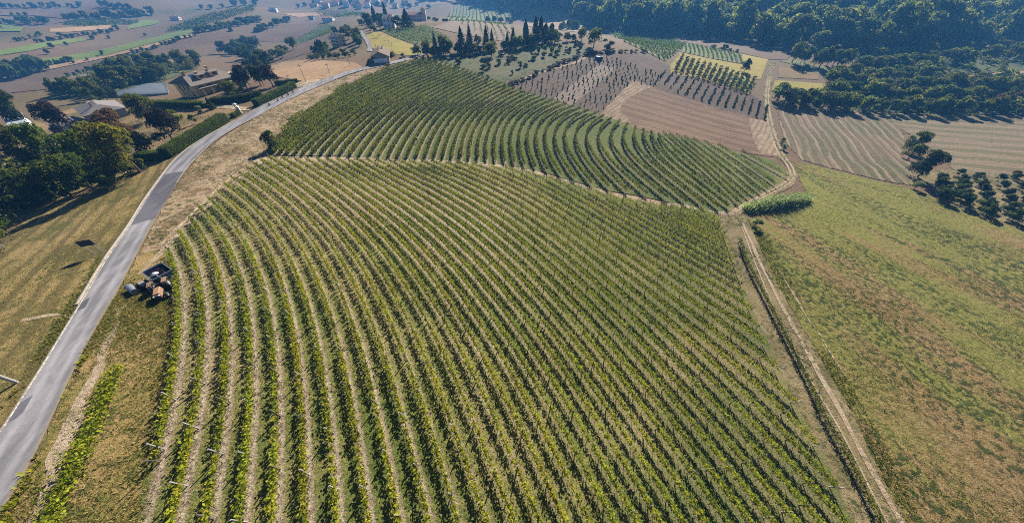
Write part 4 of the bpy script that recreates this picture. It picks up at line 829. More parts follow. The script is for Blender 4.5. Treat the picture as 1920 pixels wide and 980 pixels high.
band([(948,163),(1000,143),(1060,117),(1100,104),(1140,98),(1205,99)], 26, 7, 15, ['bush'], ['leaf_russet', 'leaf_olive', 'leaf_dark'], 'brownish shrub on the bank above the sapling field', 'shrubs along the bank', 3, 1)
# right side
for t in [(1722,284,38,60,'broad_big','leaf_green','farthest of the three walnut trees by the stubble'), (1716,298,28,48,'broad_big','leaf_green','middle and smallest of the three walnut trees by the stubble'), (1746,332,48,76,'broad_big','leaf_dark','nearest and widest of the three walnut trees by the stubble'),
 (1401,135,26,24,'broad','leaf_dark','dark lone tree at the end of the yellow green field')]: tree(*t, None, False)
for x, y, hh, ww, mt, lb in [(1420,424,16,26,'leaf_silver','silvery bush at the track junction'),(1472,281,12,22,'leaf_silver','silvery round bush beside the striped stubble'),(1468,268,10,16,'leaf_silver','small silvery bush above the round one'),(1722,354,16,34,'leaf_silver','silvery bush at the corner of the hazel orchard'),(1458,170,8,8,'leaf_dark','small dark bush beside the farm track')]:
    tree(x, y, hh, ww, 'bush', mt, lb, None, False)
hz = 0
for cj, ((x0, y0), (x1, y1), m) in enumerate([((1768,338),(1775,374),5),((1803,330),(1813,384),6),((1838,336),(1856,402),6),((1878,340),(1905,412),6),((1908,338),(1950,412),5),((1945,340),(1990,410),3)]):
    for k in range(m):
        f = k / (m - 1); s_ = 13 + 7 * f; hz += 1
        tree(x0 + (x1 - x0) * f, y0 + (y1 - y0) * f, s_ * 1.05, s_ * 2.5, 'hazel', 'leaf_hazel', 'dark hazel tree, %s from the back in the %s row of the orchard' % (ordinal(k + 1), ordinal(cj + 1)), 'hazel trees of the orchard right of the meadow', False)
tree(1905, 332, 12, 30, 'bush', 'leaf_russet', 'reddish bush behind the hazel orchard')
W = ['wood_leaf', 'leaf_olive', 'wood_leaf', 'leaf_green', 'leaf_olive', 'leaf_bright']
band([(1466,190),(1500,196),(1567,204),(1660,210),(1780,213),(1930,215)], 34, 28, 41, B2, W, 'leafy tree along the front edge of the wood behind the stubble', 'trees of the wood behind the stubble', 5, 3, True)
band([(1560,178),(1650,190),(1760,194),(1930,196)], 24, 29, 44, B1, W + ['leaf_russet'], 'leafy tree in the wood behind the stubble', 'trees of the wood behind the stubble', 6, 4, True)
band([(1556,160),(1640,172),(1720,172),(1930,172)], 22, 27, 44, B1, W + ['leaf_bright'], 'tree in the wood below the yellow strip', 'trees of the wood behind the stubble', 6, 5, True)
band([(1575,145),(1640,152),(1740,150)], 11, 25, 41, B1, W, 'tree in the wood left of the yellow strip', 'trees of the wood behind the stubble', 6, 4, True)
band([(1620,128),(1700,122),(1800,118),(1930,110)], 22, 25, 44, B1, W + ['leaf_bright'], 'tree on the slope above the yellow strip', 'trees above the yellow strip', 7, 7, True)
band([(1640,112),(1760,100),(1930,96)], 14, 23, 41, B1, W, 'tree at the top of the slope above the yellow strip', 'trees above the yellow strip', 7, 4, True)
band([(1492,122),(1530,124),(1560,126),(1598,122)], 9, 37, 36, B1, ['leaf_green', 'wood_leaf'], 'dark tree of the grove at the end of the bare field', 'grove at the end of the bare field', 5, 4, True)
band([(1340,92),(1385,98)], 5, 9, 14, B2, ['leaf_olive', 'leaf_dark'], 'bush on the bare field below the wooded hill', 'bushes on the bare field', 5, 2)
# far left valley
FL = 'trees scattered over the left valley'
for pts, m, hh, ww, lb in [([(0,46),(92,43)],10,10,13,'far tree in the grove at the left border'),([(25,32),(46,31)],3,8,11,'far tree above the left grove'),([(122,40),(200,34),(278,29)],13,11,14,'far tree in the long grove on the left slope'),([(190,14),(245,18)],6,9,12,'far tree in the grove at the top left'),([(0,17),(70,15),(148,15)],11,8,12,'far tree in the hedge along the top left'),
 ([(28,78),(74,70)],5,7,10,'far bush clump in the left valley'),([(66,81),(130,72),(212,60)],11,6,11,'far hedge tree in the left valley'),([(87,123),(130,116)],6,7,9,'bush in the hedge below the green field'),([(0,150),(40,143),(80,132)],12,25,28,'dark tree in the grove beside the ploughed field'),([(5,135),(60,122)],7,20,26,'dark tree at the back of the grove beside the ploughed field'),
 ([(128,146),(180,129),(230,109),(293,89),(362,68)],22,6,9,'hedge bush along the upper edge of the ploughed field'),([(365,63),(480,43)],10,9,16,'tree along the top of the ploughed field'),([(480,60),(535,42)],6,9,13,'tree left of the brown ploughed field'),([(375,18),(480,10)],5,8,12,'far tree by the climbing orchard')]:
    band(pts, m if hh > 15 else int(m * 1.3), hh * (1 if hh > 15 else 1.25), ww * (1 if hh > 15 else 1.35), ['tiny'], GR, lb, FL, 3, 2, True)
for x, y, hh, lb in [(95,91,11,'pair tree in the green valley field, upper one'),(88,102,11,'pair tree in the green valley field, lower one'),(123,86,8,'olive tree at the end of the short ploughed strip'),(190,103,9,'lone round tree on the long green field'),(163,114,6,'small tree below the lone round tree'),(137,119,6,'small tree at the end of the low hedge'),(112,69,9,'lone far tree above the valley hedge'),(172,75,9,'lone tree on the valley hedge'),(217,57,10,'lone dark tree by the small tan field'),(203,73,7,'small lone tree in the tan valley strip'),(272,68,6,'small bush above the long green field'),(432,60,8,'lone tree on the large ploughed field')]:
    tree(x, y, hh, hh * 1.5, 'tiny', random.choice(GR), lb, None, True)
band([(560,12),(640,10),(720,8),(800,14)], 16, 7, 10, ['tiny'], ['leaf_dark', 'leaf_green'], 'hazy tree among the houses of the far village', 'trees of the far village', 6, 4, True)
band([(795,38),(840,40)], 6, 7, 12, ['tiny'], ['leaf_dark', 'leaf_green'], 'hazy tree right of the tower house', 'trees of the far village', 4, 2, True)
band([(915,40),(960,44)], 5, 9, 13, ['tiny'], ['leaf_dark', 'leaf_green'], 'hazy tree behind the hill of young vines', 'trees of the far village', 4, 2, True)
band([(1050,56),(1082,56)], 5, 17, 11, ['poplar'], ['leaf_green'], 'hazy tree in the row before the pale field', 'hazy trees before the pale field', 3, 1, True)

# saplings on the tilled fields
def saplings(poly_px, a, b, c, nu, nv, hpx, label, group, drop=.1):
    """lattice spanned in the field: a->b along a row, a->c across rows"""
    A, Bq, Cq = P([a[0], b[0], c[0]], [a[1], b[1], c[1]])[:, :2]; poly = world_poly(poly_px); m = 0
    for i in range(nu):
        for j in range(nv):
            q = A + (Bq - A) * i / (nu - 1) + (Cq - A) * j / (nv - 1) + rng.normal(0, .28, 2)
            if not inside(poly, np.array([q[0]]), np.array([q[1]]))[0] or random.random() < drop: continue
            h = hpx * random.uniform(.5, 1.15); sm = VAR['tiny'][random.randrange(4)][2]; wd = h * random.uniform(.45, .7); m += 1
            tag(mesh_obj('sapling', sm, M['leaf_hazel'], None, (q[0], q[1], z1(*q) - .05), (0, 0, random.uniform(0, 6)), (wd, wd, h)), label, 'sapling', group)
    return m
m1 = saplings([(955,160),(1037,128),(1103,107),(1139,102),(1210,101),(1228,112),(1250,122),(1256,138),(1215,163),(1187,151),(1123,214),(1062,196),(960,168)], (965,166), (1120,104), (1150,240), 18, 18, 1.6, 'small dark sapling on the tilled field above the vineyard', 'saplings on the tilled field')
m2 = 0
for k in range(15):
    f = k / 14; a = np.array([1246 + (1437 - 1246) * f, 136 + (200 - 136) * f]); b = np.array([1226 + (1432 - 1226) * f, 160 + (224 - 160) * f])
    q = P(np.linspace(a[0], b[0], 8), np.linspace(a[1], b[1], 8)); 
    for p in q:
        if random.random() < .12: continue
        h = random.uniform(1.0, 1.9); m2 += 1
        tag(mesh_obj('sapling', VAR['tiny'][random.randrange(4)][2], M['leaf_hazel'], None, (p[0] + random.uniform(-.2, .2), p[1], p[2] - .05), (0, 0, random.uniform(0, 6)), (h * .75, h * .75, h)), 'small bush of the %s row on the dark field beside the track' % ordinal(k + 1), 'bushes in rows on the dark field')
print('saplings', m1, m2)
# orchard rows in the yellow green field
for k in range(14):
    f = k / 13; a = np.array([1278 + (1412 - 1278) * f, 109 + (152 - 109) * f]); b = np.array([1266 + (1398 - 1266) * f, 134 + (176 - 134) * f])
    q = P(np.linspace(a[0], b[0], 9), np.linspace(a[1], b[1], 9)); parts = []; base = q[0].copy()
    for p in q:
        h = random.uniform(2.2, 3.0); pt, d, t = crown_pts('bush', 150, random.randrange(9999)); v, ff = leaf_quads(pt * np.array([h * 1.05, h * 1.05, h]) + (p - base), .38, nrm=d, spread=.6); parts.append((v, ff, np.repeat(np.clip(t, 0, 1), 4)))
    v, fs, t = join(parts)
    tag(mesh_obj('orchard_row', raw_mesh('orchard_row', v, fs, {'tint': t}), M['leaf_hazel'], None, base), 'dark hedge like orchard row in the yellow green field, %s from the left' % ordinal(k + 1), 'orchard row', 'orchard rows in the yellow green field')
for k, (x, y) in enumerate([(535,176),(525,181),(516,186),(500,195),(544,171)]):
    tree(x + 5, y + 4, 6, 6, 'bush', 'leaf_dark', 'small clipped ball shrub below the roadside hedge, %s from the left' % ordinal((4, 3, 2, 1, 5)[k]), 'ball shrubs below the roadside hedge', True)
plant_trees()
def understory(px, n, h, mats, label):
    poly = world_poly(px); lo, hi = poly.min(0), poly.max(0); q = rng.uniform(lo, hi, (n * 12, 2)); q = q[inside(poly, q[:, 0], q[:, 1])][:n]
    vs, fs, ts, ms, o = [], [], [], [], 0
    for x, y in q:
        k = 110; c, d, t = crown_pts('bush', k, int(rng.integers(9999))); w_ = h * rng.uniform(.9, 1.8); c = c * np.array([w_ * 1.3, w_ * 1.3, w_]) + np.array([x, y, z1(x, y) - .2])
        v, f = leaf_quads(c, .17 * w_ * rng.uniform(.7, 1.3, k), up=.5, nrm=d, spread=.7); vs.append(v); fs.append(f + o); ts.append(np.repeat(np.clip(t, 0, 1), 4)); ms.append(np.full(k, rng.integers(len(mats)), np.int32)); o += len(v)
    me = raw_mesh('understory', np.concatenate(vs), [np.concatenate(fs)], {'tint': np.concatenate(ts)})
    for m_ in mats: me.materials.append(M[m_])
    me.polygons.foreach_set('material_index', np.concatenate(ms)); ob = bpy.data.objects.new('understory', me); link(ob); return tag(ob, label, 'undergrowth', None, 'stuff')
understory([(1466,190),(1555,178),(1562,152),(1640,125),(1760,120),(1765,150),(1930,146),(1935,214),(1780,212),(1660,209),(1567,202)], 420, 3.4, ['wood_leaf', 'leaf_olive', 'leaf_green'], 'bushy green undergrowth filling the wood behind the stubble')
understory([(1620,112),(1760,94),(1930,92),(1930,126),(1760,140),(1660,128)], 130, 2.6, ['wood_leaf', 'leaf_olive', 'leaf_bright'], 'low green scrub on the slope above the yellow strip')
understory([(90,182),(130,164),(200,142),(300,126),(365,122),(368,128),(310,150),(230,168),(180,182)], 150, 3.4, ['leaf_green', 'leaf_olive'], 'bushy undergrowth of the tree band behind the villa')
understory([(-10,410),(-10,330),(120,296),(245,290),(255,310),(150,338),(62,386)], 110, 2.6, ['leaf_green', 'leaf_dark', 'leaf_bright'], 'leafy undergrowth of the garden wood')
# wooded hill: one far mass
src = bpy.data.collections.new('crown_kinds'); 
for o in bpy.data.objects:
    if o.name.startswith('crown') and o.data in [VAR['broad'][i][0] for i in range(5)] and len(src.objects) < 6: src.objects.link(o)
N_ = 22000; fx = rng.uniform(-260, 860, N_); fy = rng.uniform(150, 1050, N_); dd = fx * .45 + fy * .89 - 415
pp = proj(np.stack([fx, fy, Z(fx, fy)], 1)); edge = np.array([(-400,-10),(700,-6),(830,2),(900,8),(1000,14),(1060,24),(1110,48),(1160,58),(1290,66),(1420,86),(1490,98),(1620,100),(1760,90),(2600,80)])
ok = (pp[:, 2] > 0) & (pp[:, 1] < np.interp(pp[:, 0], edge[:, 0], edge[:, 1])) & (dd > -60) & (pp[:, 0] > 780) & (pp[:, 0] < 2500)
fx, fy = fx[ok], fy[ok]; cell = {}; keep = []
for i in range(len(fx)):
    key = (int(fx[i] / 11.5), int(fy[i] / 11.5))
    if key not in cell: cell[key] = 1; keep.append(i)
fx, fy = fx[keep], fy[keep]
me = bpy.data.meshes.new('forest'); me.vertices.add(len(fx)); me.vertices.foreach_set('co', np.stack([fx, fy, Z(fx, fy) - 1.0], 1).astype(np.float32).ravel())
at = me.attributes.new('scale_v', 'FLOAT_VECTOR', 'POINT'); wv = rng.uniform(12, 27, len(fx)); hv = wv * rng.uniform(.8, 1.3, len(fx)); at.data.foreach_set('vector', np.stack([wv, wv, hv], 1).astype(np.float32).ravel())
at = me.attributes.new('turn', 'FLOAT_VECTOR', 'POINT'); at.data.foreach_set('vector', np.stack([np.zeros(len(fx)), np.zeros(len(fx)), rng.uniform(0, 6.28, len(fx))], 1).astype(np.float32).ravel())
forest = mesh_obj('forest', me, None); me.materials.append(M['wood_leaf'])
tag(forest, 'dense mixed wood covering the hazy hill at the upper right', 'forest', None, 'stuff')
ng = bpy.data.node_groups.new('forest_trees', 'GeometryNodeTree'); ng.interface.new_socket('Geometry', in_out='INPUT', socket_type='NodeSocketGeometry'); ng.interface.new_socket('Geometry', in_out='OUTPUT', socket_type='NodeSocketGeometry')
gi = ng.nodes.new('NodeGroupInput'); go = ng.nodes.new('NodeGroupOutput'); ip = ng.nodes.new('GeometryNodeInstanceOnPoints'); ci = ng.nodes.new('GeometryNodeCollectionInfo'); ci.inputs['Collection'].default_value = src
ci.inputs['Separate Children'].default_value = True; ci.inputs['Reset Children'].default_value = True; ip.inputs['Pick Instance'].default_value = True
def named(nm):
    q = ng.nodes.new('GeometryNodeInputNamedAttribute'); q.data_type = 'FLOAT_VECTOR'; q.inputs['Name'].default_value = nm; return q.outputs['Attribute']
e2r = ng.nodes.new('FunctionNodeEulerToRotation'); smn = ng.nodes.new('GeometryNodeSetMaterial'); smn.inputs['Material'].default_value = M['wood_leaf']
L_ = ng.links.new; L_(gi.outputs[0], ip.inputs['Points']); L_(ci.outputs[0], ip.inputs['Instance']); L_(named('scale_v'), ip.inputs['Scale']); L_(named('turn'), e2r.inputs[0]); L_(e2r.outputs[0], ip.inputs['Rotation']); L_(ip.outputs[0], smn.inputs[0]); L_(smn.outputs[0], go.inputs[0])
forest.modifiers.new('trees', 'NODES').node_group = ng
print('forest', len(fx), len(src.objects))
# ------------------------------------------------------------------ hedges, reeds, tufts
def hedge(px, wd, h, n, mat, label, size=.16):
    q = wline(px); s = np.concatenate([[0], np.cumsum(np.hypot(*np.diff(q, axis=0).T))]); t = rng.uniform(0, s[-1], n); x = np.interp(t, s, q[:, 0]); y = np.interp(t, s, q[:, 1]); tg = np.gradient(q, axis=0); tg /= np.hypot(tg[:, 0], tg[:, 1])[:, None]; tx = np.interp(t, s, tg[:, 0]); ty = np.interp(t, s, tg[:, 1])
    u = rng.uniform(0, 2 * h + wd, n); lat = np.where(u < h, -wd / 2, np.where(u > h + wd, wd / 2, u - h - wd / 2)) + rng.normal(0, .06, n); z = np.where(u < h, u, np.where(u > h + wd, 2 * h + wd - u, h)) + rng.normal(0, .06, n) + .08 * np.sin(t * 1.3)
    nr = np.where((u < h)[:, None], np.stack([ty, -tx, np.zeros(n)], 1), np.where((u > h + wd)[:, None], np.stack([-ty, tx, np.zeros(n)], 1), np.array([[0, 0, 1.0]])))
    base = np.array([q[0][0], q[0][1], z1(*q[0])]); c = np.stack([x - ty * lat, y + tx * lat, Z(x, y) + z], 1) - base
    # a dense inner body keeps light from passing through
    bx = MB()
    for a, b in zip(q[:-1:3], list(q[3::3]) + [q[-1]]):
        d = (b - a) / max(np.hypot(*(b - a)), 1e-6); nn = np.array([-d[1], d[0]]) * wd * .42; za, zb = z1(*a), z1(*b); g = []
        for pnt, zz in ((a, za), (b, zb)): g += [(*(pnt + nn), zz), (*(pnt - nn), zz), (*(pnt - nn), zz + h * .93), (*(pnt + nn), zz + h * .93)]
        bx.add([tuple(np.array(k) - base) for k in g], [(0, 1, 2, 3), (7, 6, 5, 4), (0, 4, 5, 1), (1, 5, 6, 2), (2, 6, 7, 3), (3, 7, 4, 0)])
    v, f = leaf_quads(c, size * rng.uniform(.7, 1.3, n), nrm=nr * 1.3, spread=.6); bv = np.array(bx.v)
    V, F, T = join([(v, f, np.repeat(np.clip(rng.normal(.4, .25, n), 0, 1), 4)), (bv, np.array(bx.f), np.zeros(len(bv)))])
    return tag(mesh_obj('hedge', raw_mesh('hedge', V, F, {'tint': T}), M[mat], None, base), label, 'hedge')
hedge([(316,296),(330,288),(345,278),(380,256),(424,228)], 2.6, 2.6, 16000, 'leaf_hedge', 'long clipped green hedge along the road bend', .2)
hedge([(313,297),(295,299),(268,300)], 2.2, 2.2, 4000, 'leaf_hedge', 'short dark hedge turning from the road towards the yellow tree', .2)
hedge([(438,222),(451,214)], 1.2, 1.3, 1200, 'leaf_green', 'low clipped hedge beside the gate pillar', .2)
hedge([(288,200),(320,200),(355,202),(385,202)], 2.4, 2.2, 6000, 'leaf_hedge', 'clipped garden hedge in front of the yellow villa', .26)
hedge([(400,196),(440,192),(470,188),(490,181)], 2.4, 2.2, 6000, 'leaf_dark', 'dark clipped hedge along the villa driveway', .26)
hedge([(482,200),(510,186),(535,174),(552,164)], 2.4, 2.2, 7000, 'leaf_hedge', 'clipped roadside hedge before the gravel driveway', .26)
hedge([(518,160),(540,158),(560,155)], 1.6, 1.5, 2500, 'leaf_dark', 'dark hedge at the foot of the tan field', .26)
hedge([(250,302),(225,318),(195,330)], 1.6, 1.6, 3000, 'leaf_dark', 'loose dark hedge under the yellow green tree', .26)
def reeds(px, wd, h, n, label, mat='leaf_silver'):
    q = wline(px); s = np.concatenate([[0], np.cumsum(np.hypot(*np.diff(q, axis=0).T))]); t = rng.uniform(0, s[-1], n); x = np.interp(t, s, q[:, 0]) + rng.normal(0, wd, n) * .5; y = np.interp(t, s, q[:, 1]) + rng.normal(0, wd, n) * .5
    b = np.stack([x, y, Z(x, y)], 1); base = b[0].copy(); hh = h * rng.uniform(.3, 1.15, n) * (1 - .9 * np.abs(t / s[-1] - .5)) * (1 + .25 * np.sin(t * 1.9)); a = rng.uniform(0, 6.28, n); ln = rng.uniform(.1, .35, n)
    dirx = np.stack([np.cos(a), np.sin(a), np.zeros(n)], 1); side = np.stack([-np.sin(a), np.cos(a), np.zeros(n)], 1) * .07
    m1_ = b + dirx * (hh * ln * .5)[:, None] + np.array([0, 0, 1]) * (hh * .65)[:, None]; t1 = b + dirx * (hh * ln * 1.7)[:, None] + np.array([0, 0, 1]) * hh[:, None]
    v = np.stack([b - side, b + side, m1_ + side, m1_ - side, t1], 1).reshape(-1, 3) - base; k = np.arange(n)[:, None] * 5
    me = raw_mesh('reeds', v, [k + np.array([[0, 1, 2, 3]]), k + np.array([[3, 2, 4]])], {'tint': np.repeat(np.clip(rng.normal(.5, .25, n), 0, 1), 5)})
    return tag(mesh_obj('reed_clump', me, M[mat], None, base), label, 'reeds')
reeds([(1400,394),(1430,388),(1460,384),(1490,379),(1510,373)], 1.6, 3.0, 6500, 'long silvery clump of tall reeds at the track bend')
def tufts(name, px, n, h, wd, mat, label, thr=.0):
    poly = world_poly(px); lo, hi = poly.min(0), poly.max(0); q = rng.uniform(lo, hi, (n * 4, 2)); q = q[inside(poly, q[:, 0], q[:, 1])]
    cl = np.sin(q[:, 0] * .21 + 2 * np.sin(q[:, 1] * .13)) + np.sin(q[:, 1] * .33 + q[:, 0] * .11) + rng.normal(0, .7, len(q)); q = q[cl > thr][:n]; m = len(q); k = 5
    b = np.repeat(np.column_stack([q, Z(q[:, 0], q[:, 1])]), k, 0); a = rng.uniform(0, 6.28, m * k); hh = h * np.repeat(rng.uniform(.4, 1.3, m), k) * rng.uniform(.6, 1, m * k); d = np.stack([np.cos(a), np.sin(a), np.zeros(m * k)], 1); sd = np.stack([-np.sin(a), np.cos(a), np.zeros(m * k)], 1) * wd * .5
    b = b + d * wd * .5; t_ = b + d * (hh * .6)[:, None] + np.array([0, 0, 1]) * hh[:, None]; v = np.stack([b - sd, b + sd, t_], 1).reshape(-1, 3)
    return tag(mesh_obj(name, raw_mesh(name, v, [np.arange(3 * m * k).reshape(-1, 3)], {'tint': np.repeat(np.clip(np.repeat(rng.normal(.45, .25, m), k), 0, 1), 3)}), M[mat]), label, 'grass', None, 'stuff')
tufts('grass_tufts', VERGE_B, 12000, .28, .12, 'grass_blade', 'weedy grass tufts on the verge beside the nearest vine row')
tufts('grass_tufts', VERGE_B, 7000, .3, .08, 'straw_blade', 'dry straw tufts on the verge beside the nearest vine row', -.5)
tufts('grass_tufts', VERGE_A, 5000, .25, .14, 'straw_blade', 'sparse dry tufts on the tan roadside verge', .3)
tufts('grass_tufts', [(1415,440),(1500,390),(1700,360),(1960,450),(2000,1040),(1720,1040),(1560,730)], 12000, .22, .22, 'grass_blade', 'dark green tufts scattered over the ochre meadow', .75)
tufts('grass_tufts', [(-40,520),(60,400),(250,322),(300,320),(240,430),(130,590),(0,800),(-60,800)], 8000, .2, .12, 'grass_blade', 'grass tufts on the mown field left of the road', .5)
tufts('grass_tufts', NEAR_POLY, 18000, .2, .09, 'straw_blade', 'dry grass tufts in the lanes of the near vineyard', -.4)
tufts('grass_tufts', NEAR_POLY, 26000, .22, .1, 'grass_blade', 'green grass tufts in the lanes of the near vineyard', .2)
tufts('roadside_weeds', [(124,730),(102,778),(77,840),(51,883),(20,942),(0,975),(-20,1010),(10,1010),(40,940),(70,890),(95,840),(118,785),(135,735),(170,665),(160,658)], 1500, .5, .2, 'vine_leaf', 'tall green weeds along the right road edge', -.3)
tufts('roadside_weeds', [(199,487),(138,590),(50,727),(0,815),(-40,860),(-40,830),(30,725),(115,590),(185,480)], 3000, .3, .16, 'grass_blade', 'green weeds along the left road edge', -.5)
tufts('track_weeds', [(1400,410),(1415,440),(1450,520),(1520,640),(1600,780),(1700,985),(1740,1040),(1760,1040),(1640,800),(1550,650),(1480,520),(1430,430)], 5000, .32, .18, 'grass_blade', 'weeds between the track and the meadow', -.2)

# ------------------------------------------------------------------ buildings
def frame_from(N, Rr, L):
    """base corner N, right corner R, left corner L in the picture -> origin, angle, width (N-R), length (N-L)"""
    n_, r_, l_ = P([N[0], Rr[0], L[0]], [N[1], Rr[1], L[1]]); u = r_[:2] - n_[:2]; return n_, math.atan2(u[1], u[0]), float(np.hypot(*u)), float(np.hypot(*(l_[:2] - n_[:2])))
def window(root, x, y, z, w_, h_, side, frame='trim_tan', glass='glass_dark', deep=.09):
    """side 'x' : wall runs along x, faces -y; '-x','y+','y-' alike"""
    m = MB(); g = MB(); s = -1 if side in ('x', 'y-') else 1
    if side in ('x', 'X'):
        for a, b, c, d in ((0, h_ / 2 + .05, w_ + .2, .1), (0, -h_ / 2 - .05, w_ + .2, .1), (-w_ / 2 - .05, 0, .1, h_), (w_ / 2 + .05, 0, .1, h_)): m.box((x + a, y + s * .05, z + b), (c, .12, d))
        g.box((x, y + s * .02, z), (w_, .06, h_))
    else:
        for a, b, c, d in ((0, h_ / 2 + .05, w_ + .2, .1), (0, -h_ / 2 - .05, w_ + .2, .1), (-w_ / 2 - .05, 0, .1, h_), (w_ / 2 + .05, 0, .1, h_)): m.box((x + s * .05, y + a, z + b), (.12, c, d))
        g.box((x + s * .02, y, z), (.06, w_, h_))
    f = m.build('window', M[frame], root); g.build('pane', M[glass], f); return f
def simple_house(px, py, rz, L, Wd, H, rh, wall, roof, label, name='house', hip=0.0, floors=1, nwin=3, chimney=True, group=None, over=.45, sides=('x', 'y-', 'y+'), at=None):
    p = p1(px, py) if at is None else (at[0], at[1], z1(*at)); root = empty(name, (p[0], p[1], p[2]), rz, label, 'house', group)
    MB().box((0, 0, H / 2 - .6), (L, Wd, H + 1.2)).build('wall', M[wall], root)
    o = over; r = MB(); hl = L / 2 + o; hw = Wd / 2 + o; zz = H - o * rh / (Wd / 2); rl = hl - hip; zt = H + rh
    if hip == 0:
        r.slab([(-hl, -hw, zz), (hl, -hw, zz), (hl, 0, zt), (-hl, 0, zt)], .16); r.slab([(-hl, hw, zz), (hl, hw, zz), (hl, 0, zt), (-hl, 0, zt)], .16)
        MB().add([(-L / 2, -Wd / 2, H), (-L / 2, Wd / 2, H), (-L / 2, 0, zt - .2), (-L / 2 + .2, -Wd / 2, H), (-L / 2 + .2, Wd / 2, H), (-L / 2 + .2, 0, zt - .2)], [(0, 2, 1), (3, 4, 5), (0, 3, 5, 2), (1, 2, 5, 4)]).add([(L / 2, -Wd / 2, H), (L / 2, Wd / 2, H), (L / 2, 0, zt - .2), (L / 2 - .2, -Wd / 2, H), (L / 2 - .2, Wd / 2, H), (L / 2 - .2, 0, zt - .2)], [(0, 1, 2), (3, 5, 4), (0, 2, 5, 3), (1, 4, 5, 2)]).build('gable', M[wall], root)
    else:
        r.slab([(-hl, -hw, zz), (hl, -hw, zz), (rl, 0, zt), (-rl, 0, zt)], .16); r.slab([(-hl, hw, zz), (hl, hw, zz), (rl, 0, zt), (-rl, 0, zt)], .16); r.slab([(hl, -hw, zz), (hl, hw, zz), (rl, 0, zt)], .16); r.slab([(-hl, -hw, zz), (-hl, hw, zz), (-rl, 0, zt)], .16)
    rf = r.build('roof', M[roof], root)
    if chimney: MB().box((L * .2, -Wd * .15, zt - .1), (.6, .6, 1.7)).box((L * .2, -Wd * .15, zt + .8), (.8, .8, .15)).build('chimney', M['cream_wall'], rf)
    for fl in range(floors):
        z = H * (fl + .55) / floors; hh = min(1.4, H / floors * .5)
        if 'x' in sides:
            for k in range(nwin): window(root, -L / 2 + L * (k + .5) / nwin, -Wd / 2, z, 1.0, hh, 'x')
        for sd, sx in (('y-', -1), ('y+', 1)):
            if sd in sides:
                for k in (-1, 1): window(root, sx * L / 2, k * Wd * .22, z, .9, hh, sd)
    MB().box((L * .33, -Wd / 2 - .03, 1.0), (1.1, .1, 2.1)).build('door', M['shutter'], root)
    return root
# yellow villa
n_, ang, gw, ln = frame_from((372,183), (318,186), (440,158))
A_ = P([318, 374, 436], [184, 182, 160])[:, :2]
u = A_[0] - A_[1]; v = A_[2] - A_[1]; gw = float(np.hypot(*u)); vn = np.array([u[1], -u[0]]) / gw; vn = vn if vn @ v > 0 else -vn
rz = math.atan2(vn[1], vn[0]); gw = min(gw, 13.0); LN = min(float(v @ vn), 23.0); zb = z1(*A_[1]); VH = vh(np.array([*A_[1], zb]), 27)
villa = empty('villa', (A_[1][0], A_[1][1], zb), rz, 'yellow villa with a broad grey hipped roof and dormers', 'house')
# local: x along the length away from the gable, y: sign of the gable direction
sg = 1 if np.array([-math.sin(rz), math.cos(rz)]) @ u > 0 else -1
H_ = min(VH, 6.2); Y = lambda t: sg * t
def vb(m, c, d): return m.box((c[0], Y(c[1]), c[2]), d)
vb(vb(MB(), (LN / 2, gw / 2, H_ / 2 - 1), (LN, gw, H_ + 2)), (LN + 2.5, gw * .45, 2.0), (5, gw * .7, 4)).build('wall', M['yellow_wall'], villa)
o = 1.0; rh = gw * .2; cl = gw * .22; r = MB(); zz = H_ - .25
r.slab([(-o, Y(-o), zz), (LN + o, Y(-o), zz), (LN + o - cl, Y(gw / 2), H_ + rh), (cl - o, Y(gw / 2), H_ + rh)], .2)
r.slab([(-o, Y(gw + o), zz), (LN + o, Y(gw + o), zz), (LN + o - cl, Y(gw / 2), H_ + rh), (cl - o, Y(gw / 2), H_ + rh)], .2)
r.slab([(-o, Y(-o), zz), (-o, Y(gw + o), zz), (cl - o, Y(gw / 2), H_ + rh)], .2); r.slab([(LN + o, Y(-o), zz), (LN + o, Y(gw + o), zz), (LN + o - cl, Y(gw / 2), H_ + rh)], .2)
vroof = r.build('roof', M['roof_gray'], villa)
vb(vb(MB(), (LN / 2, -o, zz - .12), (LN + 2 * o, .14, .26)), (-o, gw / 2, zz - .12), (.14, gw + 2 * o, .26)).build('gutter', M['trim_tan'], villa)
zr = lambda y: zz + (H_ + rh - zz) * (y + o) / (gw / 2 + o)
for k, (dx, dy) in enumerate(((LN * .36, gw * .2), (LN * .68, gw * .22))):
    d = vb(MB(), (dx, dy, zr(dy) + .35), (2.6, 1.6, 1.5)).build('dormer', M['yellow_wall'], vroof)
    vb(MB(), (dx, dy + .2, zr(dy) + 1.2), (3.4, 2.6, .16)).build('dormer_roof', M['roof_gray'], vroof); vb(MB(), (dx, dy - .83, zr(dy) + .5), (1.8, .1, .8)).build('dormer_window', M['glass_dark'], vroof)
for dx, dy, hh in ((LN * .14, gw * .45, 1.5), (LN * .36, gw * .33, 1.3), (LN * .62, gw * .36, 1.3), (LN * .72, gw * .55, 1.2)):
    vb(vb(MB(), (dx, dy, zr(min(dy, gw / 2)) + hh / 2 - .1), (.75, .75, hh)), (dx, dy, zr(min(dy, gw / 2)) + hh), (.95, .95, .16)).build('chimney', M['trim_tan'], vroof)
for k in range(3): MB().slab([(LN * .2 + k * 1.1, Y(gw * .3), zr(gw * .3) + .12), (LN * .2 + k * 1.1 + 1.0, Y(gw * .3), zr(gw * .3) + .12), (LN * .2 + k * 1.1 + 1.0, Y(gw * .44), zr(gw * .44) + .12), (LN * .2 + k * 1.1, Y(gw * .44), zr(gw * .44) + .12)], .06).build('solar_panel', M['blue_panel'], vroof)
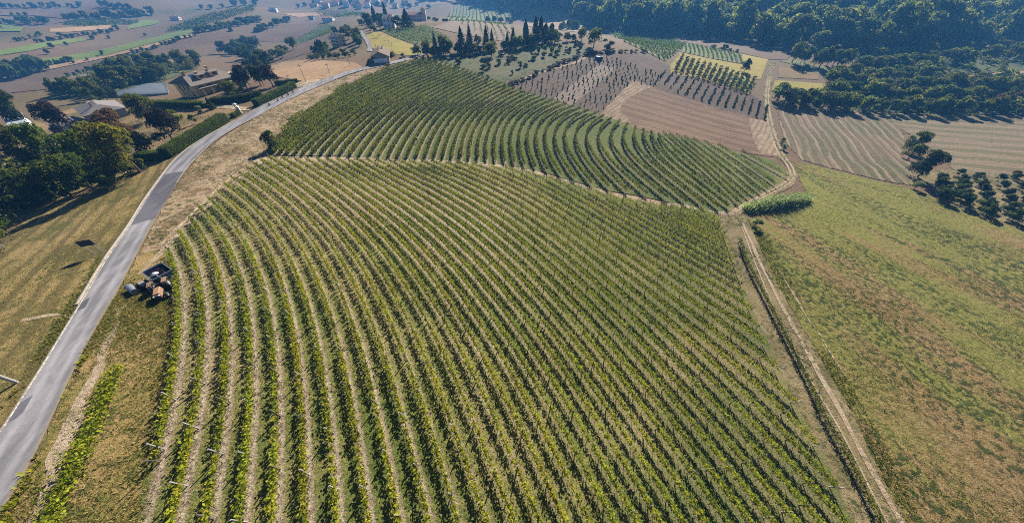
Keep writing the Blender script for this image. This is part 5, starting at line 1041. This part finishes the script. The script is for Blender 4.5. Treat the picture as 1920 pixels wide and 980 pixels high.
MB().tube((LN * .45, Y(gw * .5), H_ + rh - .1), (LN * .45, Y(gw * .5), H_ + rh + 2.2), .05).box((LN * .45, Y(gw * .5), H_ + rh + 1.9), (.9, .08, .5)).build('antenna', M['galv'], vroof)
for yy in (gw * .3, gw * .52, gw * .74): window(villa, 0, Y(yy), H_ * .62, 1.1, 1.5, 'y-', 'trim_tan', 'shutter')
for yy in (gw * .42, gw * .6): window(villa, 0, Y(yy), H_ * .93, 1.0, .8, 'y-', 'trim_tan', 'shutter')
for yy in (gw * .2, gw * .45, gw * .7): window(villa, 0, Y(yy), H_ * .22, 1.6, 2.0, 'y-', 'yellow_wall', 'glass_dark')
for k in range(4): window(villa, LN * (.16 + .22 * k), Y(0), H_ * .62, 1.4, 1.5, 'x' if sg > 0 else 'X', 'trim_tan', 'glass_dark')
for k in range(5): vb(MB(), (LN * (.1 + .2 * k), -2.3, 1.4), (.5, .5, 2.8)).build('pillar', M['yellow_wall'], villa)
vb(MB(), (LN * .5, -1.2, 2.95), (LN * .9, 2.8, .25)).build('terrace', M['roof_gray'], villa)
# long low shed with a metal roof beside it
q = P([186, 276, 312, 318], [184, 158, 157, 177]); c0 = q.mean(0); shed = empty('shed', c0, 0, 'long low shed with a weathered blue grey roof beside the villa', 'shed'); rel = q - c0
m = MB(); ring = [(x, y) for x, y, _ in rel]; zt = .9
MB().slab([(*(c2 + (k[:2] - c2) * .97), k[2] + .45) for c2 in [rel[:, :2].mean(0)] for k in rel], 2.5).build('wall', M['stone_wall'], shed)
cc = rel[:, :2].mean(0); nrib = 22
MB().slab([(k[0], k[1], k[2] + .6) for k in rel], .12).build('roof', M['roof_metal'], shed)
for k in range(nrib):
    f = (k + .5) / nrib; a = rel[0] + (rel[1] - rel[0]) * f; b = rel[3] + (rel[2] - rel[3]) * f
    MB().tube((a[0], a[1], a[2] + .63), (b[0], b[1], b[2] + .63), .09, None, 4).build('roof_rib', M['roof_metal'], shed)
# farmhouse
q = P([699, 731, 664], [120, 118, 114]); N0, R0, L0 = q[0], q[1], q[2]; u = R0[:2] - N0[:2]; gwF = float(np.hypot(*u)); rzF = math.atan2(u[1], u[0]); lnF = min(20.0, float(np.hypot(*(L0 - N0)[:2]))); perp = np.array([-u[1], u[0]]) / gwF
ctr = N0[:2] + u / 2 + perp * lnF / 2; HF = vh(N0, 13)
simple_px = proj(np.array([[*ctr, z1(*ctr)]]))[0]
farm = simple_house(0, 0, rzF + math.pi / 2, lnF, gwF, HF, gwF * .22, 'stone_wall', 'roof_old', 'old stone farmhouse with a brown tiled roof beside the road', 'farmhouse', 0, 1, 3, True, None, .8, ('x', 'y-'), ctr)
MB().box((-lnF / 2 - .12, 0, .9), (.12, gwF * .8, 1.8)).build('whitewash', M['white_wall'], farm); MB().box((-lnF / 2 - .08, gwF * .38, 1.3), (.14, 2.0, 2.6)).build('barn_door', M['shutter'], farm)
# other houses
simple_house(637, 86, R(-25), 7.5, 6.5, 5.6, 1.6, 'cream_wall', 'roof_pale', 'three storey house with white balconies among dark trees', floors=3, nwin=3)
hb = bpy.data.objects['house']
for zz_ in (1.9, 3.8): MB().box((0, -3.95, zz_), (7.5, 1.4, .2)).box((0, -4.6, zz_ + .5), (7.5, .08, .8)).build('balcony', M['rail_white'], hb)
simple_house(732, 52, R(10), 9, 9, 6.5, 2.2, 'white_wall', 'roof_pale', 'white villa below the tall dark conifers', 'house', 1.5, 2, 3)
simple_house(617, 41, R(3), 16, 9, 5.0, 1.2, 'white_wall', 'roof_red', 'long white house right of the brown ploughed field', 'house', 0, 2, 5)
simple_house(585, 38, R(15), 8, 7, 4.0, 2.4, 'gray_wall', 'roof_gray', 'small grey house with a steep dark roof', 'house', 0, 1, 2)
th_ = simple_house(780, 40, R(8), 16, 9, 6.0, 1.8, 'cream_wall', 'roof_red', 'manor house with a square tower on the ridge', 'house', 0, 2, 5)
MB().box((9.5, 1, 5), (5, 5, 10.5)).build('tower', M['cream_wall'], th_); MB().box((9.5, 1, 10.5), (5.8, 5.8, .4)).box((9.5, 1, 11.2), (4.6, 4.6, 1.0), 0, 0, .2).build('tower_roof', M['roof_red'], th_)
simple_house(205, 222, R(-35), 15, 11, 4.0, 1.9, 'gray_wall', 'roof_pale', 'grey roofed garden house half hidden by the russet tree', 'house', 4, 1, 3)
simple_house(140, 242, R(-20), 10, 7, 2.8, .5, 'white_wall', 'roof_pale', 'low outbuilding with a pale flat roof between dark trees', 'house', 0, 1, 2, False)
q = P([26, 60, 66, 34], [240, 230, 248, 254]); c0 = q.mean(0); pv = empty('greenhouse', c0, 0, 'low building with a pale blue striped panel roof among the trees', 'greenhouse'); rel = q - c0
MB().prism([(x, y) for x, y, _ in rel], -.5, 3.2).build('wall', M['white_wall'], pv)
for k in range(9):
    a0 = rel[0] + (rel[3] - rel[0]) * (k / 9); b0 = rel[1] + (rel[2] - rel[1]) * (k / 9); a1 = rel[0] + (rel[3] - rel[0]) * ((k + .62) / 9); b1 = rel[1] + (rel[2] - rel[1]) * ((k + .62) / 9)
    MB().slab([(a0[0], a0[1], 3.45), (b0[0], b0[1], 3.45), (b1[0], b1[1], 3.3), (a1[0], a1[1], 3.3)], .06).build('roof_panel', M['pale_panel'], pv)
MB().slab([(x, y, 3.24) for x, y, _ in rel], .05).build('roof', M['blue_panel'], pv)
simple_house(332, 39, R(10), 14, 8, 5, 2, 'cream_wall', 'roof_red', 'far red roofed farm beside the climbing orchard', 'house', 0, 1, 3)
simple_house(514, 22, R(10), 12, 8, 4.5, 1.6, 'white_wall', 'roof_pale', 'far white house above the ploughed field', 'house', 0, 1, 3)
for k, (x, y) in enumerate([(590,14),(612,15),(628,10),(650,13),(668,9),(690,14),(706,8),(760,10),(645,6),(720,12),(675,17),(742,16),(598,8)]):
    simple_house(x, y, R(random.uniform(-40, 40)), random.uniform(11, 17), 9, random.uniform(5, 8), 2.2, random.choice(['white_wall', 'cream_wall', 'cream_wall']), random.choice(['roof_red', 'roof_pale']), 'small hazy house in the far village', 'house', 0, 1, 2, False, 'houses of the far village', .45, ('x',))

# ------------------------------------------------------------------ roadside things
def upright(px, py): p = p1(px, py); return (p[0], p[1], p[2])
def pole(px, py, hpx, label, arm=True, h=None):
    p = p1(px, py); h = h or vh(p, hpx); root = empty('utility_pole', p, R(30), label, 'utility pole', 'utility poles along the road')
    MB().tube((0, 0, -.3), (0, 0, h), .15, .10, 8).build('shaft', M['post_wood'], root)
    if arm:
        MB().box((0, 0, h - .5), (1.5, .1, .12)).build('cross_arm', M['post_dark'], root)
        for k in (-.6, 0, .6): MB().tube((k, 0, h - .44), (k, 0, h - .2), .05).build('insulator', M['white_plastic'], root)
    return root
pole(574,154,36,'tall utility pole at the corner of the tan field'); pole(618,137,19,'second utility pole along the tan field'); pole(657,124,15,'utility pole left of the farmhouse'); pole(543,152,13,'short utility pole by the dark hedge'); pole(34,717,0,'tilted looking utility pole at the left border beside the near road', True, 8.0)
# sign seen from behind
p = p1(186, 474); sgn = empty('road_sign', p, R(20), 'dark road sign board on two posts beside the road', 'sign')
for k in (-.6, .6): MB().tube((k, 0, -.2), (k, 0, 2.5), .05, None, 8).build('post', M['galv'], sgn)
MB().box((0, -.07, 2.25), (1.9, .05, 1.1)).build('board', M['sign_dark'], sgn, bevel=.02); MB().box((0, -.02, 2.5), (1.8, .05, .06)).box((0, -.02, 2.0), (1.8, .05, .06)).build('bracket', M['galv'], sgn)
for x, y, lb in ((452, 213, 'stone gate pillar at the villa driveway by the road'), (447, 208, 'stone gate pillar behind the roadside one')):
    p = p1(x, y); g = empty('gate_pillar', p, R(20), lb, 'gate pillar', 'gate pillars of the villa driveway'); MB().box((0, 0, 1.0), (.7, .7, 2.2)).build('shaft', M['cream_wall'], g, bevel=.03); MB().box((0, 0, 2.2), (.95, .95, .2)).box((0, 0, 2.42), (.7, .7, .3), 0, 0, .2).build('cap', M['white_wall'], g)
for x, y in ((597, 159), (566, 176), (541, 189), (511, 205)):
    p = p1(x, y); g = empty('delineator_post', p, 0, 'small roadside marker post along the road above the verge', 'marker post', 'marker posts along the road'); MB().box((0, 0, .5), (.12, .1, 1.0)).build('post', M['white_plastic'], g); MB().box((0, 0, .8), (.13, .11, .15)).build('reflector', M['orange_rust'], g)
# low wire fence of the yellow meadow: a few posts
for x, y, hh in ((730,84,9),(719,93,7),(705,90,6),(735,87,5),(709,93,6)):
    p = p1(x, y); tag(MB().tube((0, 0, -.1), (0, 0, 2.4), .12, .1, 6).build('fence_post', M['post_dark'], None, p), 'dark wooden post standing on the yellow meadow', 'post', 'posts on the yellow meadow')

# ------------------------------------------------------------------ tractor, trailer, sprayer by the first vine row
def wheel(root, x, y, r, wd, name='wheel'):
    m = MB(); n = 20; pr = [(r * .62, -wd / 2), (r * .92, -wd / 2), (r, -wd * .3), (r, wd * .3), (r * .92, wd / 2), (r * .62, wd / 2)]; vs = []; fs = []
    for i in range(n):
        a = 2 * math.pi * i / n; k = 1.03 if i % 2 else 1.0
        for rr, t in pr: vs.append((x + t, y + rr * k * math.cos(a), r + rr * k * math.sin(a)))
    q = len(pr)
    for i in range(n):
        for j in range(q): fs.append((i * q + j, i * q + (j + 1) % q, ((i + 1) % n) * q + (j + 1) % q, ((i + 1) % n) * q + j))
    m.add(vs, fs); w_ = m.build(name, M['rubber'], root); MB().tube((x - wd * .3, y, r), (x + wd * .3, y, r), r * .63, None, 16).tube((x - wd * .4, y, r), (x + wd * .4, y, r), r * .2, None, 10).build('rim', M['galv'], w_); return w_
def head(a, b): q = P([a[0], b[0]], [a[1], b[1]]); d = q[1] - q[0]; return math.atan2(d[1], d[0]) - math.pi / 2
def tractor(loc, rz, label, body='orange_rust', sc=1.0, roll=True):
    t = empty('tractor', loc, rz, label, 'tractor'); t.scale = (sc,) * 3
    m = MB(); m.box((0, .95, .98), (.72, 1.7, .62), 0, 0, .86); m.box((0, 1.86, .9), (.68, .14, .55)); m.build('hood', M[body], t, bevel=.07)
    MB().box((0, .2, .55), (.6, 3.0, .4)).box((0, -.6, .75), (1.0, .8, .35)).build('chassis', M['metal_dark'], t, bevel=.03)
    MB().box((0, 1.95, .92), (.55, .04, .42)).build('grille', M['metal_dark'], t)
    for s in (-1, 1):
        wheel(t, s * .72, -.75, .68, .38); wheel(t, s * .62, 1.35, .42, .26); f = MB(); 
        f.box((s * .72, -.75, 1.42), (.44, 1.0, .07)).box((s * .72, -.2, 1.28), (.44, .3, .07), 0, R(-50)).box((s * .72, -1.3, 1.28), (.44, .3, .07), 0, R(50)).build('fender', M[body], t)
        MB().tube((s * .26, 1.9, 1.1), (s * .26, 1.99, 1.1), .09, None, 10).build('headlight', M['white_plastic'], t)
    MB().box((0, -.7, 1.15), (.5, .5, .12)).box((0, -.95, 1.42), (.5, .1, .5), 0, R(-8)).build('seat', M['metal_dark'], t, bevel=.03)
    MB().tube((0, .1, 1.2), (0, -.15, 1.5), .03).chain([(.2 * math.cos(a), -.15 + .06 * math.sin(a), 1.5 + .19 * math.sin(a)) for a in np.linspace(0, 2 * math.pi, 13)], .018).build('steering_wheel', M['metal_dark'], t)
    MB().tube((.22, 1.3, 1.25), (.22, 1.3, 1.95), .04).build('exhaust', M['metal_dark'], t)
    if roll: MB().chain([(-.52, -1.15, .9), (-.52, -1.15, 2.15), (.52, -1.15, 2.15), (.52, -1.15, .9)], .045).build('roll_bar', M['galv'], t)
    return t
pT = p1(309, 548); tractor(pT, head((308,535),(303,560)), 'orange vineyard tractor parked in front of the grape trailer', 'orange_rust', 1.12)
# grape trailer
pR = p1(312, 522); rzT = R(-28); tr = empty('grape_trailer', pR, rzT, 'steel box trailer heaped with dark grapes beside the vines', 'trailer')
Lx, Wy, zb_ = 3.2, 2.4, .75
MB().box((0, 0, zb_), (Lx, Wy, .12)).build('floor', M['blue_steel'], tr)
for s in (-1, 1):
    MB().box((0, s * Wy / 2, zb_ + .45), (Lx, .07, .9)).build('side_board', M['blue_steel'], tr); MB().box((s * (Lx / 2 + .02), 0, zb_ + .45), (.07, Wy - .08, .9)).build('end_board', M['blue_steel'], tr)
    MB().box((0, s * Wy / 2, zb_ + .94), (Lx + .16, .1, .09)).build('rim_rail', M['metal_gray'], tr); MB().box((s * (Lx / 2 + .03), 0, zb_ + .945), (.1, Wy - .14, .09)).build('rim_rail', M['metal_gray'], tr)
    wheel(tr, 0, 0, .4, .26).location = (0, 0, 0)
for o in [c for c in tr.children if c.name.startswith('wheel')]: pass
ws = [c for c in tr.children if c.name.startswith('wheel')]
for o, s in zip(ws, (-1, 1)): o.location = (-.2, s * (Wy / 2 - .1), 0); o.rotation_euler = (0, 0, R(90))
MB().chain([(Lx / 2, -.4, .6), (Lx / 2 + 1.2, 0, .55), (Lx / 2, .4, .6)], .06).build('drawbar', M['metal_gray'], tr)
gp = rng.uniform(-1, 1, (900, 2)) * np.array([Lx / 2 - .1, Wy / 2 - .1]); gz = zb_ + .5 + .25 * (1 - (gp[:, 0] / 1.5) ** 2) * (1 - (gp[:, 1] / 1.1) ** 2) + rng.normal(0, .04, 900)
v, f = leaf_quads(np.column_stack([gp, gz]), .17 * rng.uniform(.7, 1.3, 900), up=1.0); gm = MB().box((0, 0, zb_ + .32), (Lx - .1, Wy - .1, .5)); bv = np.array(gm.v); V, F, T = join([(v, f, np.zeros(len(v))), (bv, np.array(gm.f), np.zeros(len(bv)))])
hp = empty('grape_heap', pR, rzT, 'heap of dark grapes lying inside the steel trailer', 'grapes'); tag(mesh_obj('grapes', raw_mesh('grapes', V, F), M['grapes'], hp), kind='stuff')
def lump(name, loc, d, mat, parent=None, rz=0.0, seed=1):
    import bmesh
    bm = bmesh.new(); bmesh.ops.create_icosphere(bm, subdivisions=3, radius=.5); r_ = np.random.default_rng(seed); ph = r_.uniform(0, 6, 6)
    for vv in bm.verts:
        c_ = vv.co; k = 1 + .12 * math.sin(c_.x * 7 + ph[0]) * math.cos(c_.y * 6 + ph[1]) + .08 * math.sin(c_.z * 9 + c_.x * 5 + ph[2]); vv.co = Vector((c_.x * d[0] * k, c_.y * d[1] * k, max(c_.z, -.35) * d[2] * k))
    me = bpy.data.meshes.new(name); bm.to_mesh(me); bm.free(); o = bpy.data.objects.new(name, me); link(o, parent); o.location = loc; o.rotation_euler = (0, 0, rz); me.materials.append(mat); me.polygons.foreach_set('use_smooth', np.ones(len(me.polygons), bool)); return o
def on_trailer(x, y, z): c_, s_ = math.cos(rzT), math.sin(rzT); return (pR[0] + x * c_ - y * s_, pR[1] + x * s_ + y * c_, pR[2] + z)
sk = lump('white_lump', on_trailer(.25, -.4, 1.6), (.8, .6, .4), M['white_plastic'], None, .4, 3); tag(sk, 'white lump lying on the grape heap in the trailer', 'white_lump')  # plain rounded white lump set on top of the grapes

cr = empty('bucket', on_trailer(1.95, -.5, 0), 0, 'pale bucket standing between the trailer and the vines', 'bucket'); MB().tube((0, 0, 0), (0, 0, .5), .2, .26, 14).build('body', M['white_plastic'], cr); MB().chain([(.26 * math.cos(a), 0, .5 + .22 * math.sin(a)) for a in np.linspace(0, math.pi, 9)], .012).build('handle', M['galv'], cr)
# tracked sprayer with a steel drum
pS = p1(262, 543); rzS = R(-28); sp = empty('sprayer', pS, rzS, 'rusty tracked sprayer with a steel drum beside the road', 'sprayer')
for s in (-1, 1):
    q = [(s * .85 + .0, 0, 0)]; m = MB(); ring = [(.32 * math.cos(a) - .55, .32 * math.sin(a) + .34) for a in np.linspace(math.pi / 2, 3 * math.pi / 2, 9)] + [(.32 * math.cos(a) + .55, .32 * math.sin(a) + .34) for a in np.linspace(-math.pi / 2, math.pi / 2, 9)]
    n_r = len(ring); vs = [(x, s * .5 - .14 + .75, z) for x, z in ring] + [(x, s * .5 + .14 + .75, z) for x, z in ring]
    m.add(vs, [tuple(range(n_r)), tuple(range(2 * n_r - 1, n_r - 1, -1))] + [(i, n_r + i, n_r + (i + 1) % n_r, (i + 1) % n_r) for i in range(n_r)]).build('crawler_track', M['rubber'], sp)
MB().box((0, .75, .75), (1.4, .7, .4)).box((.35, .75, 1.05), (.6, .55, .4)).build('engine_body', M['orange_rust'], sp, bevel=.05)
MB().chain([(-.6, 1.05, .9), (-1.2, 1.25, 1.5), (-1.35, 1.1, 1.6)], .03).chain([(-.6, .45, .9), (-1.2, .3, 1.5), (-1.35, .45, 1.6)], .03).build('handlebar', M['orange_rust'], sp)
MB().box((.75, .75, 1.0), (.4, .6, .5)).build('radiator', M['galv'], sp)
MB().tube((-1.0, -.45, .62), (1.0, -.45, .62), .42, None, 24).build('drum', M['metal_gray'], sp, smooth=False); 
for k in (-.95, .95): MB().tube((k - .04, -.45, .62), (k + .04, -.45, .62), .46, None, 24).build('drum_rim', M['galv'], sp)
MB().box((0, -.45, .12), (1.9, .5, .12)).chain([(-.8, -.45, .2), (-.8, .5, .5)], .04).chain([(.8, -.45, .2), (.8, .5, .5)], .04).build('frame', M['metal_dark'], sp)
pF = p1(1122, 113); tractor(pF, R(40), 'small blue tractor working on the tilled sapling field', 'blue_steel', 1.35, True)
# harvesters in the middle vineyard
def person(px, py, rz, label, shirt, arm_up):
    p = p1(px, py); root = empty('person', p, rz, label, 'person', None)
    J = [(0, 0, .95), (0, .02, 1.15), (0, .04, 1.38), (0, .05, 1.50), (0, .07, 1.62), (0, .08, 1.72), (-.1, 0, .9), (-.12, .06, .5), (-.12, 0, .08), (-.12, .14, .04), (.1, 0, .9), (.12, -.04, .5), (.13, -.1, .08), (.13, .04, .04), (-.19, .04, 1.4), (-.26, .12, 1.15), (-.24, .34, 1.1 + arm_up), (.19, .04, 1.4), (.25, .14, 1.16), (.22, .36, 1.16 + arm_up)]
    E = [(0, 1), (1, 2), (2, 3), (3, 4), (4, 5), (0, 6), (6, 7), (7, 8), (8, 9), (0, 10), (10, 11), (11, 12), (12, 13), (2, 14), (14, 15), (15, 16), (2, 17), (17, 18), (18, 19)]
    Rd = [.13, .13, .14, .055, .09, .07, .09, .065, .045, .04, .09, .065, .045, .04, .06, .045, .035, .06, .045, .035]
    me = bpy.data.meshes.new('body'); me.from_pydata(J, E, []); o = bpy.data.objects.new('body', me); link(o, root); sm = o.modifiers.new('skin', 'SKIN'); 
    for k, d in enumerate(me.skin_vertices[0].data): d.radius = (Rd[k], Rd[k])
    me.skin_vertices[0].data[0].use_root = True; o.modifiers.new('sub', 'SUBSURF').levels = 1; me.materials.append(M[shirt])
    lump('hat', (0, .08, 1.76), (.26, .26, .18), M['white_plastic'], root)
    for k in (16, 19): lump('glove', J[k], (.09, .12, .07), M['skin'], root)
    return root
person(783, 268, R(20), 'grape picker in dark clothes standing in a vine lane', 'cloth_dark', .1); person(805, 265, R(-60), 'grape picker in a red top bending to the vines', 'cloth_red', 0)
# ------------------------------------------------------------------ haze
n = NT('haze_air'); pv_ = n.n('ShaderNodeVolumePrincipled'); pv_.inputs['Color'].default_value = (.12, .44, 1.0, 1); pv_.inputs['Density'].default_value = .00027; pv_.inputs['Anisotropy'].default_value = .2; n.t.links.new(pv_.outputs[0], n.out.inputs['Volume'])
hz_o = MB().box((0, 0, 52), (6100, 6100, 216)).build('haze', n.m); tag(hz_o, 'thin blue haze over the distant hills', 'haze', None, 'stuff')

print('TRIS', sum(len(o.data.polygons) for o in bpy.data.objects if o.type == 'MESH' and o.name != 'forest'))
